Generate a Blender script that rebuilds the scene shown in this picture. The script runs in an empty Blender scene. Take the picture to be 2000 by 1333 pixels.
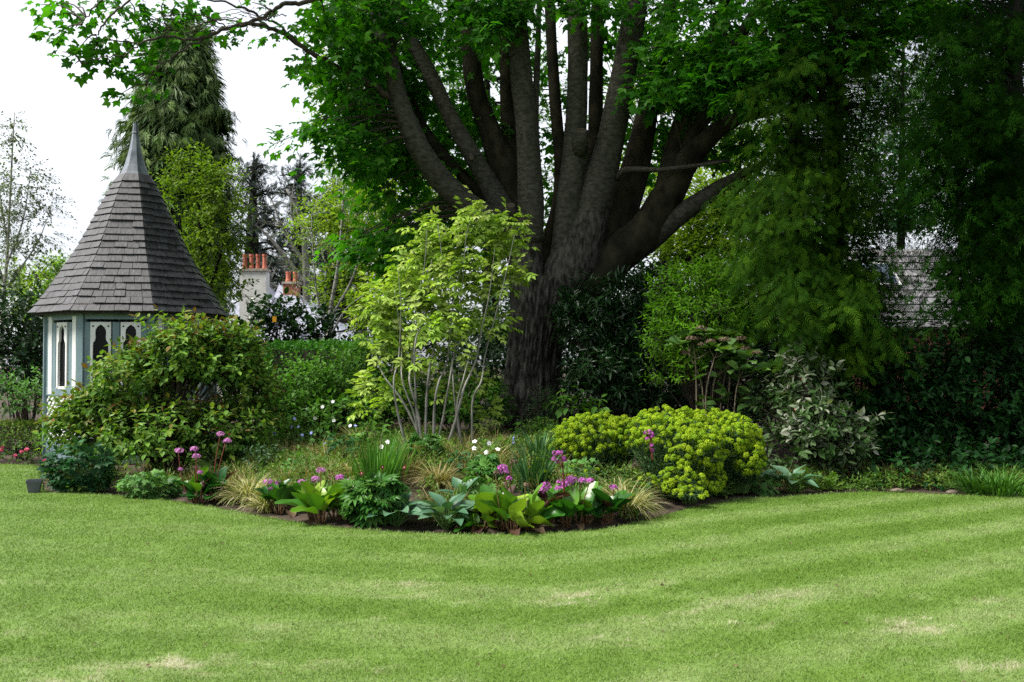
import bpy, math, random
import numpy as np
from mathutils import Vector, Matrix

sc = bpy.context.scene
COL = sc.collection
R = math.radians
rng = np.random.default_rng(11)

# ------------------------------------------------------------------ camera
F = 1944.0            # focal length in photograph pixels (2000 wide)
EYE = 1.5
HOR = 710.0           # pixel row of the horizon
TILT = math.atan((HOR - 666.5) / F)
cam_d = bpy.data.cameras.new('camera')
cam = bpy.data.objects.new('camera', cam_d)
COL.objects.link(cam)
cam_d.sensor_width = 36.0
cam_d.lens = 36.0 * F / 2000.0
cam_d.clip_start = 0.1
cam_d.clip_end = 2000
cam.location = (0, 0, EYE)
cam.rotation_euler = (math.pi / 2 + TILT, 0, 0)
cam_d.dof.use_dof = True
cam_d.dof.focus_distance = 10.5
cam_d.dof.aperture_fstop = 5.6
sc.camera = cam

# ------------------------------------------------------------------ sky and sun (bright overcast)
SUN_EL, SUN_AZ = 54.0, 258.0      # degrees; azimuth clockwise from +Y: high on the left, a little behind the camera
w = bpy.data.worlds.new('World')
sc.world = w
w.use_nodes = True
nt = w.node_tree
nt.nodes.clear()
sky = nt.nodes.new('ShaderNodeTexSky')
sky.sky_type = 'NISHITA'
sky.sun_disc = False
sky.sun_elevation = R(SUN_EL)
sky.sun_rotation = R(SUN_AZ)
sky.air_density = 1.0
sky.dust_density = 3.0
sky.ozone_density = 1.0
hs = nt.nodes.new('ShaderNodeHueSaturation')      # thin high cloud takes most of the blue out
hs.inputs['Saturation'].default_value = 0.55
hs.inputs['Value'].default_value = 1.0
mx = nt.nodes.new('ShaderNodeMix'); mx.data_type = 'RGBA'   # even veil of cloud
co = nt.nodes.new('ShaderNodeTexCoord')
cm = nt.nodes.new('ShaderNodeMapping'); cm.inputs['Scale'].default_value = (1, 1, 2.2); cm.inputs['Location'].default_value = (.35, .1, .0)
cn = nt.nodes.new('ShaderNodeTexNoise'); cn.inputs['Scale'].default_value = 1.6; cn.inputs['Detail'].default_value = 6; cn.inputs['Roughness'].default_value = .55
cr = nt.nodes.new('ShaderNodeMapRange'); cr.inputs[1].default_value = .36; cr.inputs[2].default_value = .62; cr.inputs[3].default_value = .10; cr.inputs[4].default_value = .95
nt.links.new(co.outputs['Generated'], cm.inputs[0]); nt.links.new(cm.outputs[0], cn.inputs['Vector']); nt.links.new(cn.outputs[0], cr.inputs[0]); nt.links.new(cr.outputs[0], mx.inputs[0])
mx.inputs[7].default_value = (6.7, 7.0, 7.5, 1)
bg = nt.nodes.new('ShaderNodeBackground')
bg.inputs['Strength'].default_value = 0.056
out = nt.nodes.new('ShaderNodeOutputWorld')
nt.links.new(sky.outputs[0], hs.inputs['Color'])
nt.links.new(hs.outputs[0], mx.inputs[6])
nt.links.new(mx.outputs[2], bg.inputs['Color'])
nt.links.new(bg.outputs[0], out.inputs['Surface'])

sd = bpy.data.lights.new('sun', 'SUN')
sd.energy = 2.9
sd.angle = R(22)
sd.color = (1.0, 0.96, 0.88)
sun = bpy.data.objects.new('sun', sd)
COL.objects.link(sun)
sdir = Vector((math.sin(R(SUN_AZ)) * math.cos(R(SUN_EL)), math.cos(R(SUN_AZ)) * math.cos(R(SUN_EL)), math.sin(R(SUN_EL))))
sun.rotation_euler = sdir.to_track_quat('Z', 'Y').to_euler()

vs = sc.view_settings
vs.view_transform = 'Standard'
vs.look = 'None'
vs.gamma = 1.0
vs.use_curve_mapping = False
vs.exposure = 1.72

sc.render.engine = 'CYCLES'
cy = sc.cycles
cy.max_bounces = 6
cy.diffuse_bounces = 3
cy.glossy_bounces = 2
cy.transmission_bounces = 4
cy.transparent_max_bounces = 4
cy.caustics_reflective = False
cy.caustics_refractive = False
cy.sample_clamp_indirect = 4.0
cy.use_denoising = False
cy.use_adaptive_sampling = True
cy.adaptive_threshold = 0.01

# ------------------------------------------------------------------ pixel -> place helpers
CT, ST = math.cos(TILT), math.sin(TILT)
def ray(u, v):
    a, b = (u - 1000.0) / F, (666.5 - v) / F
    d = np.array([a, CT - b * ST, ST + b * CT])
    return d / d[1]
def P(u, v, Y):
    """the point that the pixel u, v shows at distance Y"""
    d = ray(u, v)
    return np.array([d[0] * Y, Y, EYE + d[2] * Y])
def pxm(Y):
    return F / Y
EDGE_PX = [(-900, 900), (-300, 903), (0, 906), (60, 908), (76, 911), (84, 958), (140, 963), (240, 968), (330, 977), (380, 986), (450, 997),
           (520, 1011), (600, 1024), (700, 1034), (800, 1041), (900, 1044), (1000, 1044), (1100, 1040), (1200, 1031),
           (1262, 1017), (1310, 1003), (1370, 987), (1450, 974), (1550, 968), (1700, 960), (1880, 966), (2000, 972), (2300, 985), (2900, 990)]
def flat(u, v):
    d = ray(u, v)
    Y = -EYE / d[2]
    return d[0] * Y, Y
_e = np.array([flat(u, v) for u, v in EDGE_PX])
EX, EY = _e[:, 0], _e[:, 1]
def y_edge(X):
    return np.interp(X, EX, EY)
def sstep(a, b, x):
    t = np.clip((x - a) / (b - a), 0, 1)
    return t * t * (3 - 2 * t)
def soil_h(X, Y):
    d = Y - y_edge(X)
    win = np.exp(-((X + 0.2) / 3.4) ** 4)
    return -0.05 + 0.42 * sstep(0.0, 4.5, d) * win + 0.03 * sstep(0.0, .3, d)
def G(u, v):
    """the point of the ground that the pixel u, v shows"""
    d = ray(u, v)
    Y = 4.0
    while Y < 60:
        if EYE + d[2] * Y <= soil_h(d[0] * Y, Y):
            break
        Y += 0.02
    return np.array([d[0] * Y, Y, EYE + d[2] * Y])

# ------------------------------------------------------------------ numpy value noise
_tab = rng.random((64, 64, 64))
def vnoise(x, y, z=0.0):
    x = np.asarray(x, float); y = np.asarray(y, float); z = np.asarray(z, float) + np.zeros_like(x)
    xi, yi, zi = np.floor(x).astype(int), np.floor(y).astype(int), np.floor(z).astype(int)
    fx, fy, fz = x - xi, y - yi, z - zi
    fx, fy, fz = fx * fx * (3 - 2 * fx), fy * fy * (3 - 2 * fy), fz * fz * (3 - 2 * fz)
    r = 0
    for a in (0, 1):
        for b in (0, 1):
            for c in (0, 1):
                wgt = (fx if a else 1 - fx) * (fy if b else 1 - fy) * (fz if c else 1 - fz)
                r = r + wgt * _tab[(xi + a) % 64, (yi + b) % 64, (zi + c) % 64]
    return r
def fbm(x, y, z=0.0, o=4):
    s, a, t = 0, 1.0, 0
    for i in range(o):
        s = s + a * vnoise(x * 2 ** i + 7.3 * i, y * 2 ** i + 3.1 * i, z * 2 ** i)
        t += a; a *= 0.5
    return s / t

# ------------------------------------------------------------------ mesh accumulation
class Acc:
    def __init__(s):
        s.V, s.L, s.S, s.R, s.M, s.n = [], [], [], [], [], 0
    def add(s, V, L, S, rnd=0.5, mi=0):
        V = np.asarray(V, float).reshape(-1, 3)
        L = np.asarray(L, np.int64).ravel(); S = np.asarray(S, np.int64).ravel()
        s.V.append(V); s.L.append(L + s.n); s.S.append(S)
        s.R.append(np.broadcast_to(np.asarray(rnd, float), (len(V),)))
        s.M.append(np.full(len(S), mi))
        s.n += len(V)
        return s
    def faces(s, V, faces, rnd=0.5, mi=0):
        return s.add(V, [i for f in faces for i in f], [len(f) for f in faces], rnd, mi)
    def box(s, c, size, rot=None, rnd=0.5, mi=0):
        h = np.array(size) / 2
        V = np.array([(x, y, z) for x in (-1, 1) for y in (-1, 1) for z in (-1, 1)]) * h
        if rot is not None: V = V @ np.array(rot).T
        return s.faces(V + np.array(c), [(0, 1, 3, 2), (4, 6, 7, 5), (0, 4, 5, 1), (2, 3, 7, 6), (0, 2, 6, 4), (1, 5, 7, 3)], rnd, mi)
    def tube(s, pts, rad, sides=8, rnd=0.5, mi=0, cap=True, sub=0, wob=0.0):
        pts = np.asarray(pts, float); rad = np.asarray(rad, float) * np.ones(len(pts))
        if sub:
            pts, rad = resample(pts, rad, sub)
        n = len(pts)
        T = np.gradient(pts, axis=0); T /= np.linalg.norm(T, axis=1)[:, None] + 1e-9
        up = np.array([0, 1.0, 0.1]) if abs(T[0][1]) < 0.9 else np.array([1.0, 0, 0])
        A = up - (T @ up)[:, None] * T; A /= np.linalg.norm(A, axis=1)[:, None] + 1e-9
        B = np.cross(T, A)
        th = np.linspace(0, 2 * math.pi, sides, endpoint=False)
        rr = rad[:, None] * np.ones(sides)[None]
        if wob:
            dirs = A[:, None] * np.cos(th)[None, :, None] + B[:, None] * np.sin(th)[None, :, None]
            q = pts[:, None] + dirs * rad[:, None, None]
            rr = rr * (1 + wob * (fbm(q[..., 0] * 3, q[..., 1] * 3, q[..., 2] * 1.6, 3) - 0.5) * 2)
        V = pts[:, None] + rr[..., None] * (A[:, None] * np.cos(th)[None, :, None] + B[:, None] * np.sin(th)[None, :, None])
        i = np.arange(n - 1)[:, None] * sides; j = np.arange(sides)[None]; k = (j + 1) % sides
        L = np.stack([i + j, i + k, i + sides + k, i + sides + j], -1).reshape(-1)
        S = np.full((n - 1) * sides, 4)
        if cap:
            L = np.concatenate([L, np.arange(sides)[::-1], (n - 1) * sides + np.arange(sides)]); S = np.concatenate([S, [sides, sides]])
        return s.add(V.reshape(-1, 3), L, S, rnd, mi)
    def scatter(s, tm, pos, D, N, S, rnd=0.5, mi=0):
        tv, tl, ts = tm
        pos = np.asarray(pos); n = len(pos)
        if n == 0: return s
        D = nrm(D); N = N - (N * D).sum(1)[:, None] * D; N = nrm(N); X = np.cross(D, N)
        S = np.asarray(S, float)
        if S.ndim == 0: S = np.full(n, float(S))
        if S.ndim == 1: S = np.stack([S, S, S], 1)
        V = pos[:, None] + (X[:, None] * (tv[None, :, 0] * S[:, 0:1])[..., None] + D[:, None] * (tv[None, :, 1] * S[:, 1:2])[..., None]
                            + N[:, None] * (tv[None, :, 2] * S[:, 2:3])[..., None])
        k = len(tv)
        L = (tl[None] + (np.arange(n) * k)[:, None]).ravel()
        rnd = np.repeat(np.broadcast_to(np.asarray(rnd, float), (n,)), k)
        return s.add(V.reshape(-1, 3), L, np.tile(ts, n), rnd, mi)
    def mesh(s, name, mats, smooth=False, origin=None):
        V = np.concatenate(s.V); L = np.concatenate(s.L); S = np.concatenate(s.S)
        if origin is not None: V = V - np.asarray(origin)[None]
        me = bpy.data.meshes.new(name)
        me.vertices.add(len(V)); me.vertices.foreach_set('co', V.astype(np.float32).ravel())
        me.loops.add(len(L)); me.loops.foreach_set('vertex_index', L.astype(np.int32))
        st = np.concatenate([[0], np.cumsum(S)[:-1]])
        me.polygons.add(len(S)); me.polygons.foreach_set('loop_start', st.astype(np.int32))
        a = me.attributes.new('rnd', 'FLOAT', 'POINT'); a.data.foreach_set('value', np.concatenate(s.R).astype(np.float32))
        if not isinstance(mats, (list, tuple)): mats = [mats]
        for m in mats: me.materials.append(m)
        if len(mats) > 1: me.polygons.foreach_set('material_index', np.concatenate(s.M).astype(np.int32))
        me.polygons.foreach_set('use_smooth', np.full(len(S), bool(smooth)))
        me.update(calc_edges=True)
        me.validate()
        return me
    def obj(s, name, mats, parent=None, smooth=False, kind=None, label=None):
        org = np.array(parent_world(parent)) if parent is not None else None
        o = bpy.data.objects.new(name, s.mesh(name, mats, smooth, org))
        COL.objects.link(o)
        if parent is not None: o.parent = parent
        if kind: o['kind'] = kind
        if label: o['label'] = label
        return o

def parent_world(p):
    v = Vector((0, 0, 0))
    while p is not None:
        v = v + p.location; p = p.parent
    return v
def nrm(a):
    return a / (np.linalg.norm(a, axis=-1, keepdims=True) + 1e-9)
def resample(pts, rad, k):
    pts = np.asarray(pts, float); n = len(pts)
    p = np.concatenate([[2 * pts[0] - pts[1]], pts, [2 * pts[-1] - pts[-2]]])
    o, r = [], []
    for i in range(n - 1):
        for t in np.arange(k) / k:
            a, b, c, d = p[i:i + 4]
            o.append(0.5 * (2 * b + (c - a) * t + (2 * a - 5 * b + 4 * c - d) * t * t + (3 * b - a - 3 * c + d) * t ** 3))
            r.append(rad[i] * (1 - t) + rad[i + 1] * t)
    o.append(pts[-1]); r.append(rad[-1])
    return np.array(o), np.array(r)

def thing(name, label, cat, loc, group=None):
    o = bpy.data.objects.new(name, None)
    o.empty_display_size = 0.2
    COL.objects.link(o)
    o.location = tuple(float(x) for x in loc)
    o['label'] = label; o['category'] = cat
    if group: o['group'] = group
    return o
def tag(o, label, cat, group=None):
    o['label'] = label; o['category'] = cat
    if group: o['group'] = group
    return o

# ------------------------------------------------------------------ materials
def _mat(name):
    m = bpy.data.materials.new(name); m.use_nodes = True
    n = m.node_tree; n.nodes.clear()
    o = n.nodes.new('ShaderNodeOutputMaterial')
    return m, n, o
def c4(c): return (c[0], c[1], c[2], 1)
def ramp(n, stops):
    r = n.nodes.new('ShaderNodeValToRGB')
    el = r.color_ramp.elements
    while len(el) < len(stops): el.new(0.5)
    for e, (p, c) in zip(el, stops):
        e.position = p; e.color = c4(c)
    return r
def leaf_mat(name, stops, rough=0.5, tr=0.3, spec=0.12, vary=0.35, nscale=1.7, trcol=(1.2, 1.35, 0.4)):
    m, n, o = _mat(name)
    if len(stops[0]) == 3: stops = [(i / (len(stops) - 1), c) for i, c in enumerate(stops)]
    at = n.nodes.new('ShaderNodeAttribute'); at.attribute_name = 'rnd'
    rp = ramp(n, stops)
    n.links.new(at.outputs['Fac'], rp.inputs[0])
    g = n.nodes.new('ShaderNodeNewGeometry')
    no = n.nodes.new('ShaderNodeTexNoise'); no.inputs['Scale'].default_value = nscale; no.inputs['Detail'].default_value = 3
    n.links.new(g.outputs['Position'], no.inputs['Vector'])
    mr = n.nodes.new('ShaderNodeMapRange'); mr.inputs[1].default_value = 0.3; mr.inputs[2].default_value = 0.7
    mr.inputs[3].default_value = 1 - vary; mr.inputs[4].default_value = 1 + vary
    n.links.new(no.outputs[0], mr.inputs[0])
    mu = n.nodes.new('ShaderNodeVectorMath'); mu.operation = 'SCALE'
    n.links.new(rp.outputs[0], mu.inputs[0]); n.links.new(mr.outputs[0], mu.inputs['Scale'])
    p = n.nodes.new('ShaderNodeBsdfPrincipled')
    p.inputs['Roughness'].default_value = rough; p.inputs['Specular IOR Level'].default_value = spec
    n.links.new(mu.outputs[0], p.inputs['Base Color'])
    if tr > 0:
        t = n.nodes.new('ShaderNodeBsdfTranslucent')
        tc = n.nodes.new('ShaderNodeVectorMath'); tc.operation = 'MULTIPLY'; tc.inputs[1].default_value = trcol
        n.links.new(mu.outputs[0], tc.inputs[0]); n.links.new(tc.outputs[0], t.inputs[0])
        mi = n.nodes.new('ShaderNodeMixShader'); mi.inputs[0].default_value = tr
        n.links.new(p.outputs[0], mi.inputs[1]); n.links.new(t.outputs[0], mi.inputs[2])
        n.links.new(mi.outputs[0], o.inputs[0])
    else:
        n.links.new(p.outputs[0], o.inputs[0])
    return m
def surf_mat(name, ca, cb, scale=4.0, rough=0.7, bump=0.2, stretch=(1, 1, 1), detail=5, lo=.35, hi=.65, spec=.3, use_rnd=0.0, dist=0.02):
    """two colours mixed by noise, with relief; use_rnd lets each piece differ in tone"""
    m, n, o = _mat(name)
    g = n.nodes.new('ShaderNodeNewGeometry')
    mp = n.nodes.new('ShaderNodeMapping'); mp.inputs['Scale'].default_value = stretch
    n.links.new(g.outputs['Position'], mp.inputs[0])
    no = n.nodes.new('ShaderNodeTexNoise'); no.inputs['Scale'].default_value = scale; no.inputs['Detail'].default_value = detail
    n.links.new(mp.outputs[0], no.inputs['Vector'])
    rp = ramp(n, [(lo, ca), (hi, cb)])
    n.links.new(no.outputs[0], rp.inputs[0])
    colour = rp.outputs[0]
    if use_rnd:
        at = n.nodes.new('ShaderNodeAttribute'); at.attribute_name = 'rnd'
        mr = n.nodes.new('ShaderNodeMapRange'); mr.inputs[3].default_value = 1 - use_rnd; mr.inputs[4].default_value = 1 + use_rnd
        n.links.new(at.outputs['Fac'], mr.inputs[0])
        mu = n.nodes.new('ShaderNodeVectorMath'); mu.operation = 'SCALE'
        n.links.new(colour, mu.inputs[0]); n.links.new(mr.outputs[0], mu.inputs['Scale'])
        colour = mu.outputs[0]
    p = n.nodes.new('ShaderNodeBsdfPrincipled')
    p.inputs['Roughness'].default_value = rough; p.inputs['Specular IOR Level'].default_value = spec
    n.links.new(colour, p.inputs['Base Color'])
    if bump:
        b = n.nodes.new('ShaderNodeBump'); b.inputs['Strength'].default_value = bump; b.inputs['Distance'].default_value = dist
        n.links.new(no.outputs[0], b.inputs['Height']); n.links.new(b.outputs[0], p.inputs['Normal'])
    n.links.new(p.outputs[0], o.inputs[0])
    return m

# ------------------------------------------------------------------ leaf shapes: (vertices, flat loops, sizes); stem end at 0, tip at y = 1
def tmpl(V, faces):
    return (np.array(V, float), np.array([i for f in faces for i in f]), np.array([len(f) for f in faces]))
def merge(parts):
    V, Fc, n = [], [], 0
    for tv, tl, ts in parts:
        k = 0
        for s_ in ts:
            Fc.append([int(i) + n for i in tl[k:k + s_]]); k += s_
        V.append(tv); n += len(tv)
    return tmpl(np.concatenate(V), Fc)
def ovate(w=0.27, fold=0.06, droop=-0.08, lo=0.28, hi=0.62):
    return tmpl([(0, 0, 0), (-w, lo, fold), (-w * .88, hi, fold * .8), (0, 1, droop), (w * .88, hi, fold * .8), (w, lo, fold)], [(0, 3, 2, 1), (0, 5, 4, 3)])
KITE = tmpl([(0, 0, 0), (-.22, .45, .04), (0, 1, -.05), (.22, .45, .04)], [(0, 2, 1), (0, 3, 2)])
OVATE = ovate()
LANCE = ovate(0.15, 0.04, -0.12, .3, .6)
ROUND = ovate(0.42, 0.08, -0.05, .25, .7)
def rot2(tv, a, off=(0, 0), sc_=1.0):
    c, s_ = math.cos(a), math.sin(a)
    o = tv.copy() * sc_
    x, y = o[:, 0].copy(), o[:, 1].copy()
    o[:, 0] = x * c + y * s_ + off[0]; o[:, 1] = -x * s_ + y * c + off[1]
    return o
def maple():
    pts, fc = [(0, .22, .0)], []
    lob = [(-118, .40), (-60, .62), (0, .78), (60, .62), (118, .40)]
    nt_ = [(-158, .20), (-90, .34), (-31, .42), (31, .42), (90, .34), (158, .20)]
    for a, r in nt_: pts.append((r * math.sin(R(a)), .22 + r * math.cos(R(a)), .03))
    for a, r in lob: pts.append((r * math.sin(R(a)), .22 + r * math.cos(R(a)), -.09))
    for i in range(5): fc.append((0, 2 + i, 7 + i, 1 + i))
    return tmpl(pts, fc)
MAPLE = maple()
def compound(n=2, lw=0.2, ll=.5, droop=-.25):
    ps = []
    lf = ovate(lw / ll * .5 + .08, .05, -.18)
    for k in range(n):
        y = .25 + .45 * k / max(1, n - 1) if n > 1 else .35
        for s_ in (-1, 1):
            tv = rot2(lf[0], s_ * R(58), (0, y), ll)
            tv[:, 2] += droop * np.abs(tv[:, 0]) * 1.0
            ps.append((tv, lf[1], lf[2]))
    tv = rot2(lf[0], 0, (0, .68), ll * 1.05); tv[:, 2] += droop * (tv[:, 1] - .65)
    ps.append((tv, lf[1], lf[2]))
    ps.append(tmpl([(-.012, 0, 0), (.012, 0, 0), (.012, .8, 0), (-.012, .8, 0)], [(0, 1, 2, 3)]))
    return merge(ps)
COMPOUND = compound(2)
TRIPLE = compound(1, .26, .6)
def frond(pairs=7, ll=.36, w=.11, ang=48, droop=-.12):
    ps = [tmpl([(-.02, 0, 0), (.02, 0, 0), (.005, 1, droop), (-.005, 1, droop)], [(0, 1, 2, 3)])]
    for k in range(pairs):
        y = .1 + .82 * k / pairs
        l = ll * (1 - .75 * (k / pairs) ** 1.4) * (.75 if k == 0 else 1)
        for s_ in (-1, 1):
            a = s_ * R(ang)
            tv = np.array([(0, 0, 0), (-w * .5 * 1.0, .45, .0), (0, 1, 0), (w * .5, .45, 0)], float)
            tv[:, 1] *= l
            tv = rot2(tv, a, (0, y + (.03 if s_ > 0 else 0)))
            tv[:, 2] = droop * tv[:, 1] ** 2 - .10 * np.abs(tv[:, 0])
            ps.append(tmpl(tv, [(0, 3, 2, 1)]))
    return merge(ps)
FROND = frond(4, .48, .065, 40)
_side = frond(2, .38, .055, 34)
SPRAY = merge([frond(3, .44, .05, 30), (rot2(_side[0], .55, (0, .1), .72), _side[1], _side[2])])
FERN = frond(11, .3, .09, 66, -.35)
def plume():
    ps = []
    r_ = random.Random(4)
    for k in range(11):
        a = r_.uniform(-1, 1) * .5; y0 = r_.uniform(0, .55); L_ = r_.uniform(.35, .6); dz = r_.uniform(-.1, .1)
        tv = np.array([(0, 0, 0), (-.035, L_ * .5, 0), (0, L_, 0), (.035, L_ * .5, 0)], float)
        tv = rot2(tv, a * 1.1, (a * .25 * y0, y0))
        tv[:, 2] = dz - .35 * tv[:, 1] ** 2
        ps.append(tmpl(tv, [(0, 3, 2, 1)]))
    return merge(ps)
PLUME = plume()
def gridleaf(wf, ny=7, nx=2, cup=.25, arch=.3, wave=0.0, seed=0, rib=.015):
    """broad leaf with a curved blade; wf gives the half width along the length"""
    r_ = np.random.default_rng(seed); V, Fc = [], []
    ph = r_.random() * 6
    for i in range(ny + 1):
        t = i / ny
        hw = wf(t)
        for j in range(-nx, nx + 1):
            x = j / nx
            V.append((x * hw, t, cup * (x * hw) ** 2 * 2.5 - arch * t * t + wave * math.sin(ph + 7 * t) * x * abs(x) * hw * 2 - (rib if j == 0 else 0) + (0 if j % 2 else .006)))
    m = 2 * nx + 1
    for i in range(ny):
        for j in range(2 * nx):
            a = i * m + j
            Fc.append((a, a + 1, a + m + 1, a + m))
    return tmpl(V, Fc)

# ------------------------------------------------------------------ growth helpers
def rdirs(n):
    v = rng.normal(size=(n, 3)); return nrm(v)
def lumpy(center, radii, M, amp=0.3, lumps=9, inner=0.35, zmin=-0.6):
    d = rdirs(int(M * 2.2)); d = d[d[:, 2] > zmin][:M]
    lc = rdirs(lumps); lc[:, 2] = np.abs(lc[:, 2]) * .8
    lc = nrm(lc)
    g = np.exp((d @ lc.T - 1) * 7) @ rng.uniform(.5, 1.0, lumps)
    r = 1 - amp + amp * np.clip(g, 0, 1.25)
    f = r * (1 - inner * rng.random(len(d)) ** 1.6)
    rad = np.asarray(radii)
    return np.asarray(center) + d * f[:, None] * rad, nrm(d / rad)
def perp(d):
    a = np.cross(d, np.array([0.13, 0.21, 1.0])); a = nrm(a)
    return a, np.cross(d, a)
def twigs(base, dirs, length, m, leaf, spread=0.9, droop=0.25, sag=0.25, upn=1.0, jit=0.3, var=.3):
    """leaves set alternately along short shoots; returns pos, D, N, S and the shoot number"""
    base = np.asarray(base); M = len(base)
    a, b = perp(dirs)
    L = (np.asarray(length) * np.ones(M)) * rng.uniform(.7, 1.3, M)
    ph = rng.random(M) * 6.28
    Ps, Ds, Ns, Ss, Is = [], [], [], [], []
    for j in range(m):
        t = (j + .6 + rng.uniform(-.3, .3, M)) / m
        p = base + dirs * (L * t)[:, None]; p[:, 2] -= sag * L * t * t
        th = ph + j * 2.4
        side = a * np.cos(th)[:, None] + b * np.sin(th)[:, None]
        s_ = spread if j < m - 1 else .25
        D = dirs * (1 - .55 * s_) + side * s_ + rng.normal(size=(M, 3)) * .12; D[:, 2] -= droop
        D = nrm(D)
        N = np.array([0, 0, 1.0]) * upn + dirs * .35 + rng.normal(size=(M, 3)) * jit
        Ps.append(p); Ds.append(D); Ns.append(N); Ss.append(leaf * rng.uniform(1 - var, 1 + var, M) * (1 - .25 * (j == 0))); Is.append(np.arange(M))
    return np.concatenate(Ps), np.concatenate(Ds), np.concatenate(Ns), np.concatenate(Ss), np.concatenate(Is)
def stems_acc(acc, base, dirs, length, r=0.004, sag=.25, mi=0):
    M = len(base); a, b = perp(dirs)
    L = np.asarray(length) * np.ones(M)
    tip = base + dirs * L[:, None]; tip[:, 2] -= sag * L
    V = np.stack([base + a * r, base - a * r * .5 + b * r * .87, base - a * r * .5 - b * r * .87, tip], 1).reshape(-1, 3)
    lo = np.array([0, 1, 3, 1, 2, 3, 2, 0, 3])
    acc.add(V, (lo[None] + (np.arange(M) * 4)[:, None]).ravel(), np.full(M * 3, 3), .5, mi)
def in_frame(p, m=0):
    q = p - np.array([0, 0, EYE])
    y = np.maximum(q[:, 1], .1)
    u = 1000 + F * q[:, 0] / y
    v = HOR - F * q[:, 2] / y
    return (u > m) & (u < 2000 - m) & (v > m) & (v < 1333 - m)
def leaves(par, tm, mat, pos, D, N, S, rnd, nparts=0, part='leaf', rest='foliage', front=None):
    """the leaves that show largest become parts of their own (meshes shared), all others one mesh of kind stuff"""
    pos = np.asarray(pos); n = len(pos)
    rnd = np.broadcast_to(np.asarray(rnd, float), (n,))
    S = np.asarray(S, float) * np.ones(n)
    pick = np.zeros(n, bool)
    if nparts:
        key = np.linalg.norm(pos - np.array([0, 0, EYE]), axis=1) / S ** .5 * S.mean() ** .5 + rng.random(n) * .15 if front is None else front
        key = np.where(in_frame(pos, 4), key, 1e9)
        pick[np.argsort(key)[:nparts]] = True
        pick &= key < 1e8
        org = np.array(parent_world(par))
        qs = np.quantile(rnd, [.1, .3, .5, .7, .9]) if n > 5 else np.array([.5] * 5)
        ms = []
        for q in qs:
            ac = Acc(); ac.add(tm[0], tm[1], tm[2], float(q)); ms.append(ac.mesh(part, mat, True))
        Dn = nrm(D); Nn = nrm(N - (N * Dn).sum(1)[:, None] * Dn); X = np.cross(Dn, Nn)
        for i in np.nonzero(pick)[0]:
            o = bpy.data.objects.new(part, ms[int(np.argmin(np.abs(qs - rnd[i])))])
            COL.objects.link(o); o.parent = par
            s_ = S[i]; l = pos[i] - org
            o.matrix_local = Matrix(((X[i, 0] * s_, Dn[i, 0] * s_, Nn[i, 0] * s_, l[0]), (X[i, 1] * s_, Dn[i, 1] * s_, Nn[i, 1] * s_, l[1]),
                                     (X[i, 2] * s_, Dn[i, 2] * s_, Nn[i, 2] * s_, l[2]), (0, 0, 0, 1)))
    r = ~pick
    if r.any():
        ac = Acc(); ac.scatter(tm, pos[r], D[r], N[r], S[r], rnd[r])
        return ac.obj(rest, mat, par, kind='stuff')
# ================================================================== MATERIALS
M = {}
M['lawn'] = leaf_mat('lawn grass', [(0, (.060, .122, .010)), (.35, (.114, .194, .034)), (.58, (.172, .248, .078)), (.78, (.255, .28, .14)), (1, (.40, .38, .285))], rough=.55, tr=.25, spec=.2, vary=.10, nscale=3)
M['soil'] = surf_mat('soil', (.018, .012, .008), (.06, .042, .028), 9, .95, .8, detail=8, dist=.03)
M['bark'] = surf_mat('sycamore bark', (.017, .0155, .013), (.088, .081, .069), 13, .9, .7, (1.2, 1.2, .45), 9, .36, .64, spec=.1, dist=.03, use_rnd=.6)
M['limb'] = surf_mat('smooth limb bark', (.030, .029, .022), (.072, .069, .054), 11, .85, .6, (1, 1, 1.9), 10, .36, .66, spec=.2, dist=.02)
M['shaded_limb'] = surf_mat('shaded limb bark', (.012, .011, .0075), (.038, .035, .022), 5, .9, .7, (1, 1, .6), 9, .35, .65, spec=.1, dist=.03)  # limb bark darkened, the shade on rear and right limbs put in colour
M['twig'] = surf_mat('twig bark', (.02, .016, .012), (.07, .055, .04), 20, .8, .2)
M['pale stem'] = surf_mat('pale stem bark', (.075, .075, .065), (.19, .185, .165), 14, .7, .3, (1, 1, .4))
M['birch'] = surf_mat('birch bark', (.10, .095, .085), (.36, .35, .32), 5, .7, .3, (1, 1, 3), lo=.3, hi=.55)
M['tan stem'] = surf_mat('tan stem bark', (.07, .055, .035), (.19, .155, .105), 14, .8, .3)
M['dark bark'] = surf_mat('dark bark', (.004, .0035, .003), (.013, .011, .009), 10, 1.0, .8, (1, 1, .3))
M['shingle'] = surf_mat('weathered cedar shingle', (.007, .007, .0095), (.036, .036, .044), 7, .6, .5, (3, 3, .7), 9, .32, .72, spec=.5, use_rnd=.32, dist=.008)
M['lead'] = surf_mat('lead sheet', (.07, .082, .105), (.16, .18, .215), 4, .5, .2, (2, 2, .8), spec=.5, use_rnd=.2)
M['blue'] = surf_mat('blue grey paint', (.125, .18, .205), (.155, .22, .245), 5, .5, .05, use_rnd=.08)
M['white'] = surf_mat('white paint', (.58, .58, .58), (.70, .70, .70), 4, .5, .05, use_rnd=.05)
M['dark wood'] = surf_mat('dark timber', (.02, .018, .016), (.045, .04, .036), 8, .8, .1)
M['pane'] = surf_mat('dark window glass', (.004, .0045, .005), (.008, .009, .010), 2, .2, 0, spec=.12)
M['roof slate'] = surf_mat('blue slate', (.16, .17, .22), (.25, .26, .32), 6, .5, .2, use_rnd=.2)
M['render'] = surf_mat('white render', (.62, .62, .60), (.78, .78, .77), 3, .8, .1)
M['pot red'] = surf_mat('terracotta', (.34, .10, .065), (.45, .15, .10), 6, .7, .1, use_rnd=.2)
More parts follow.
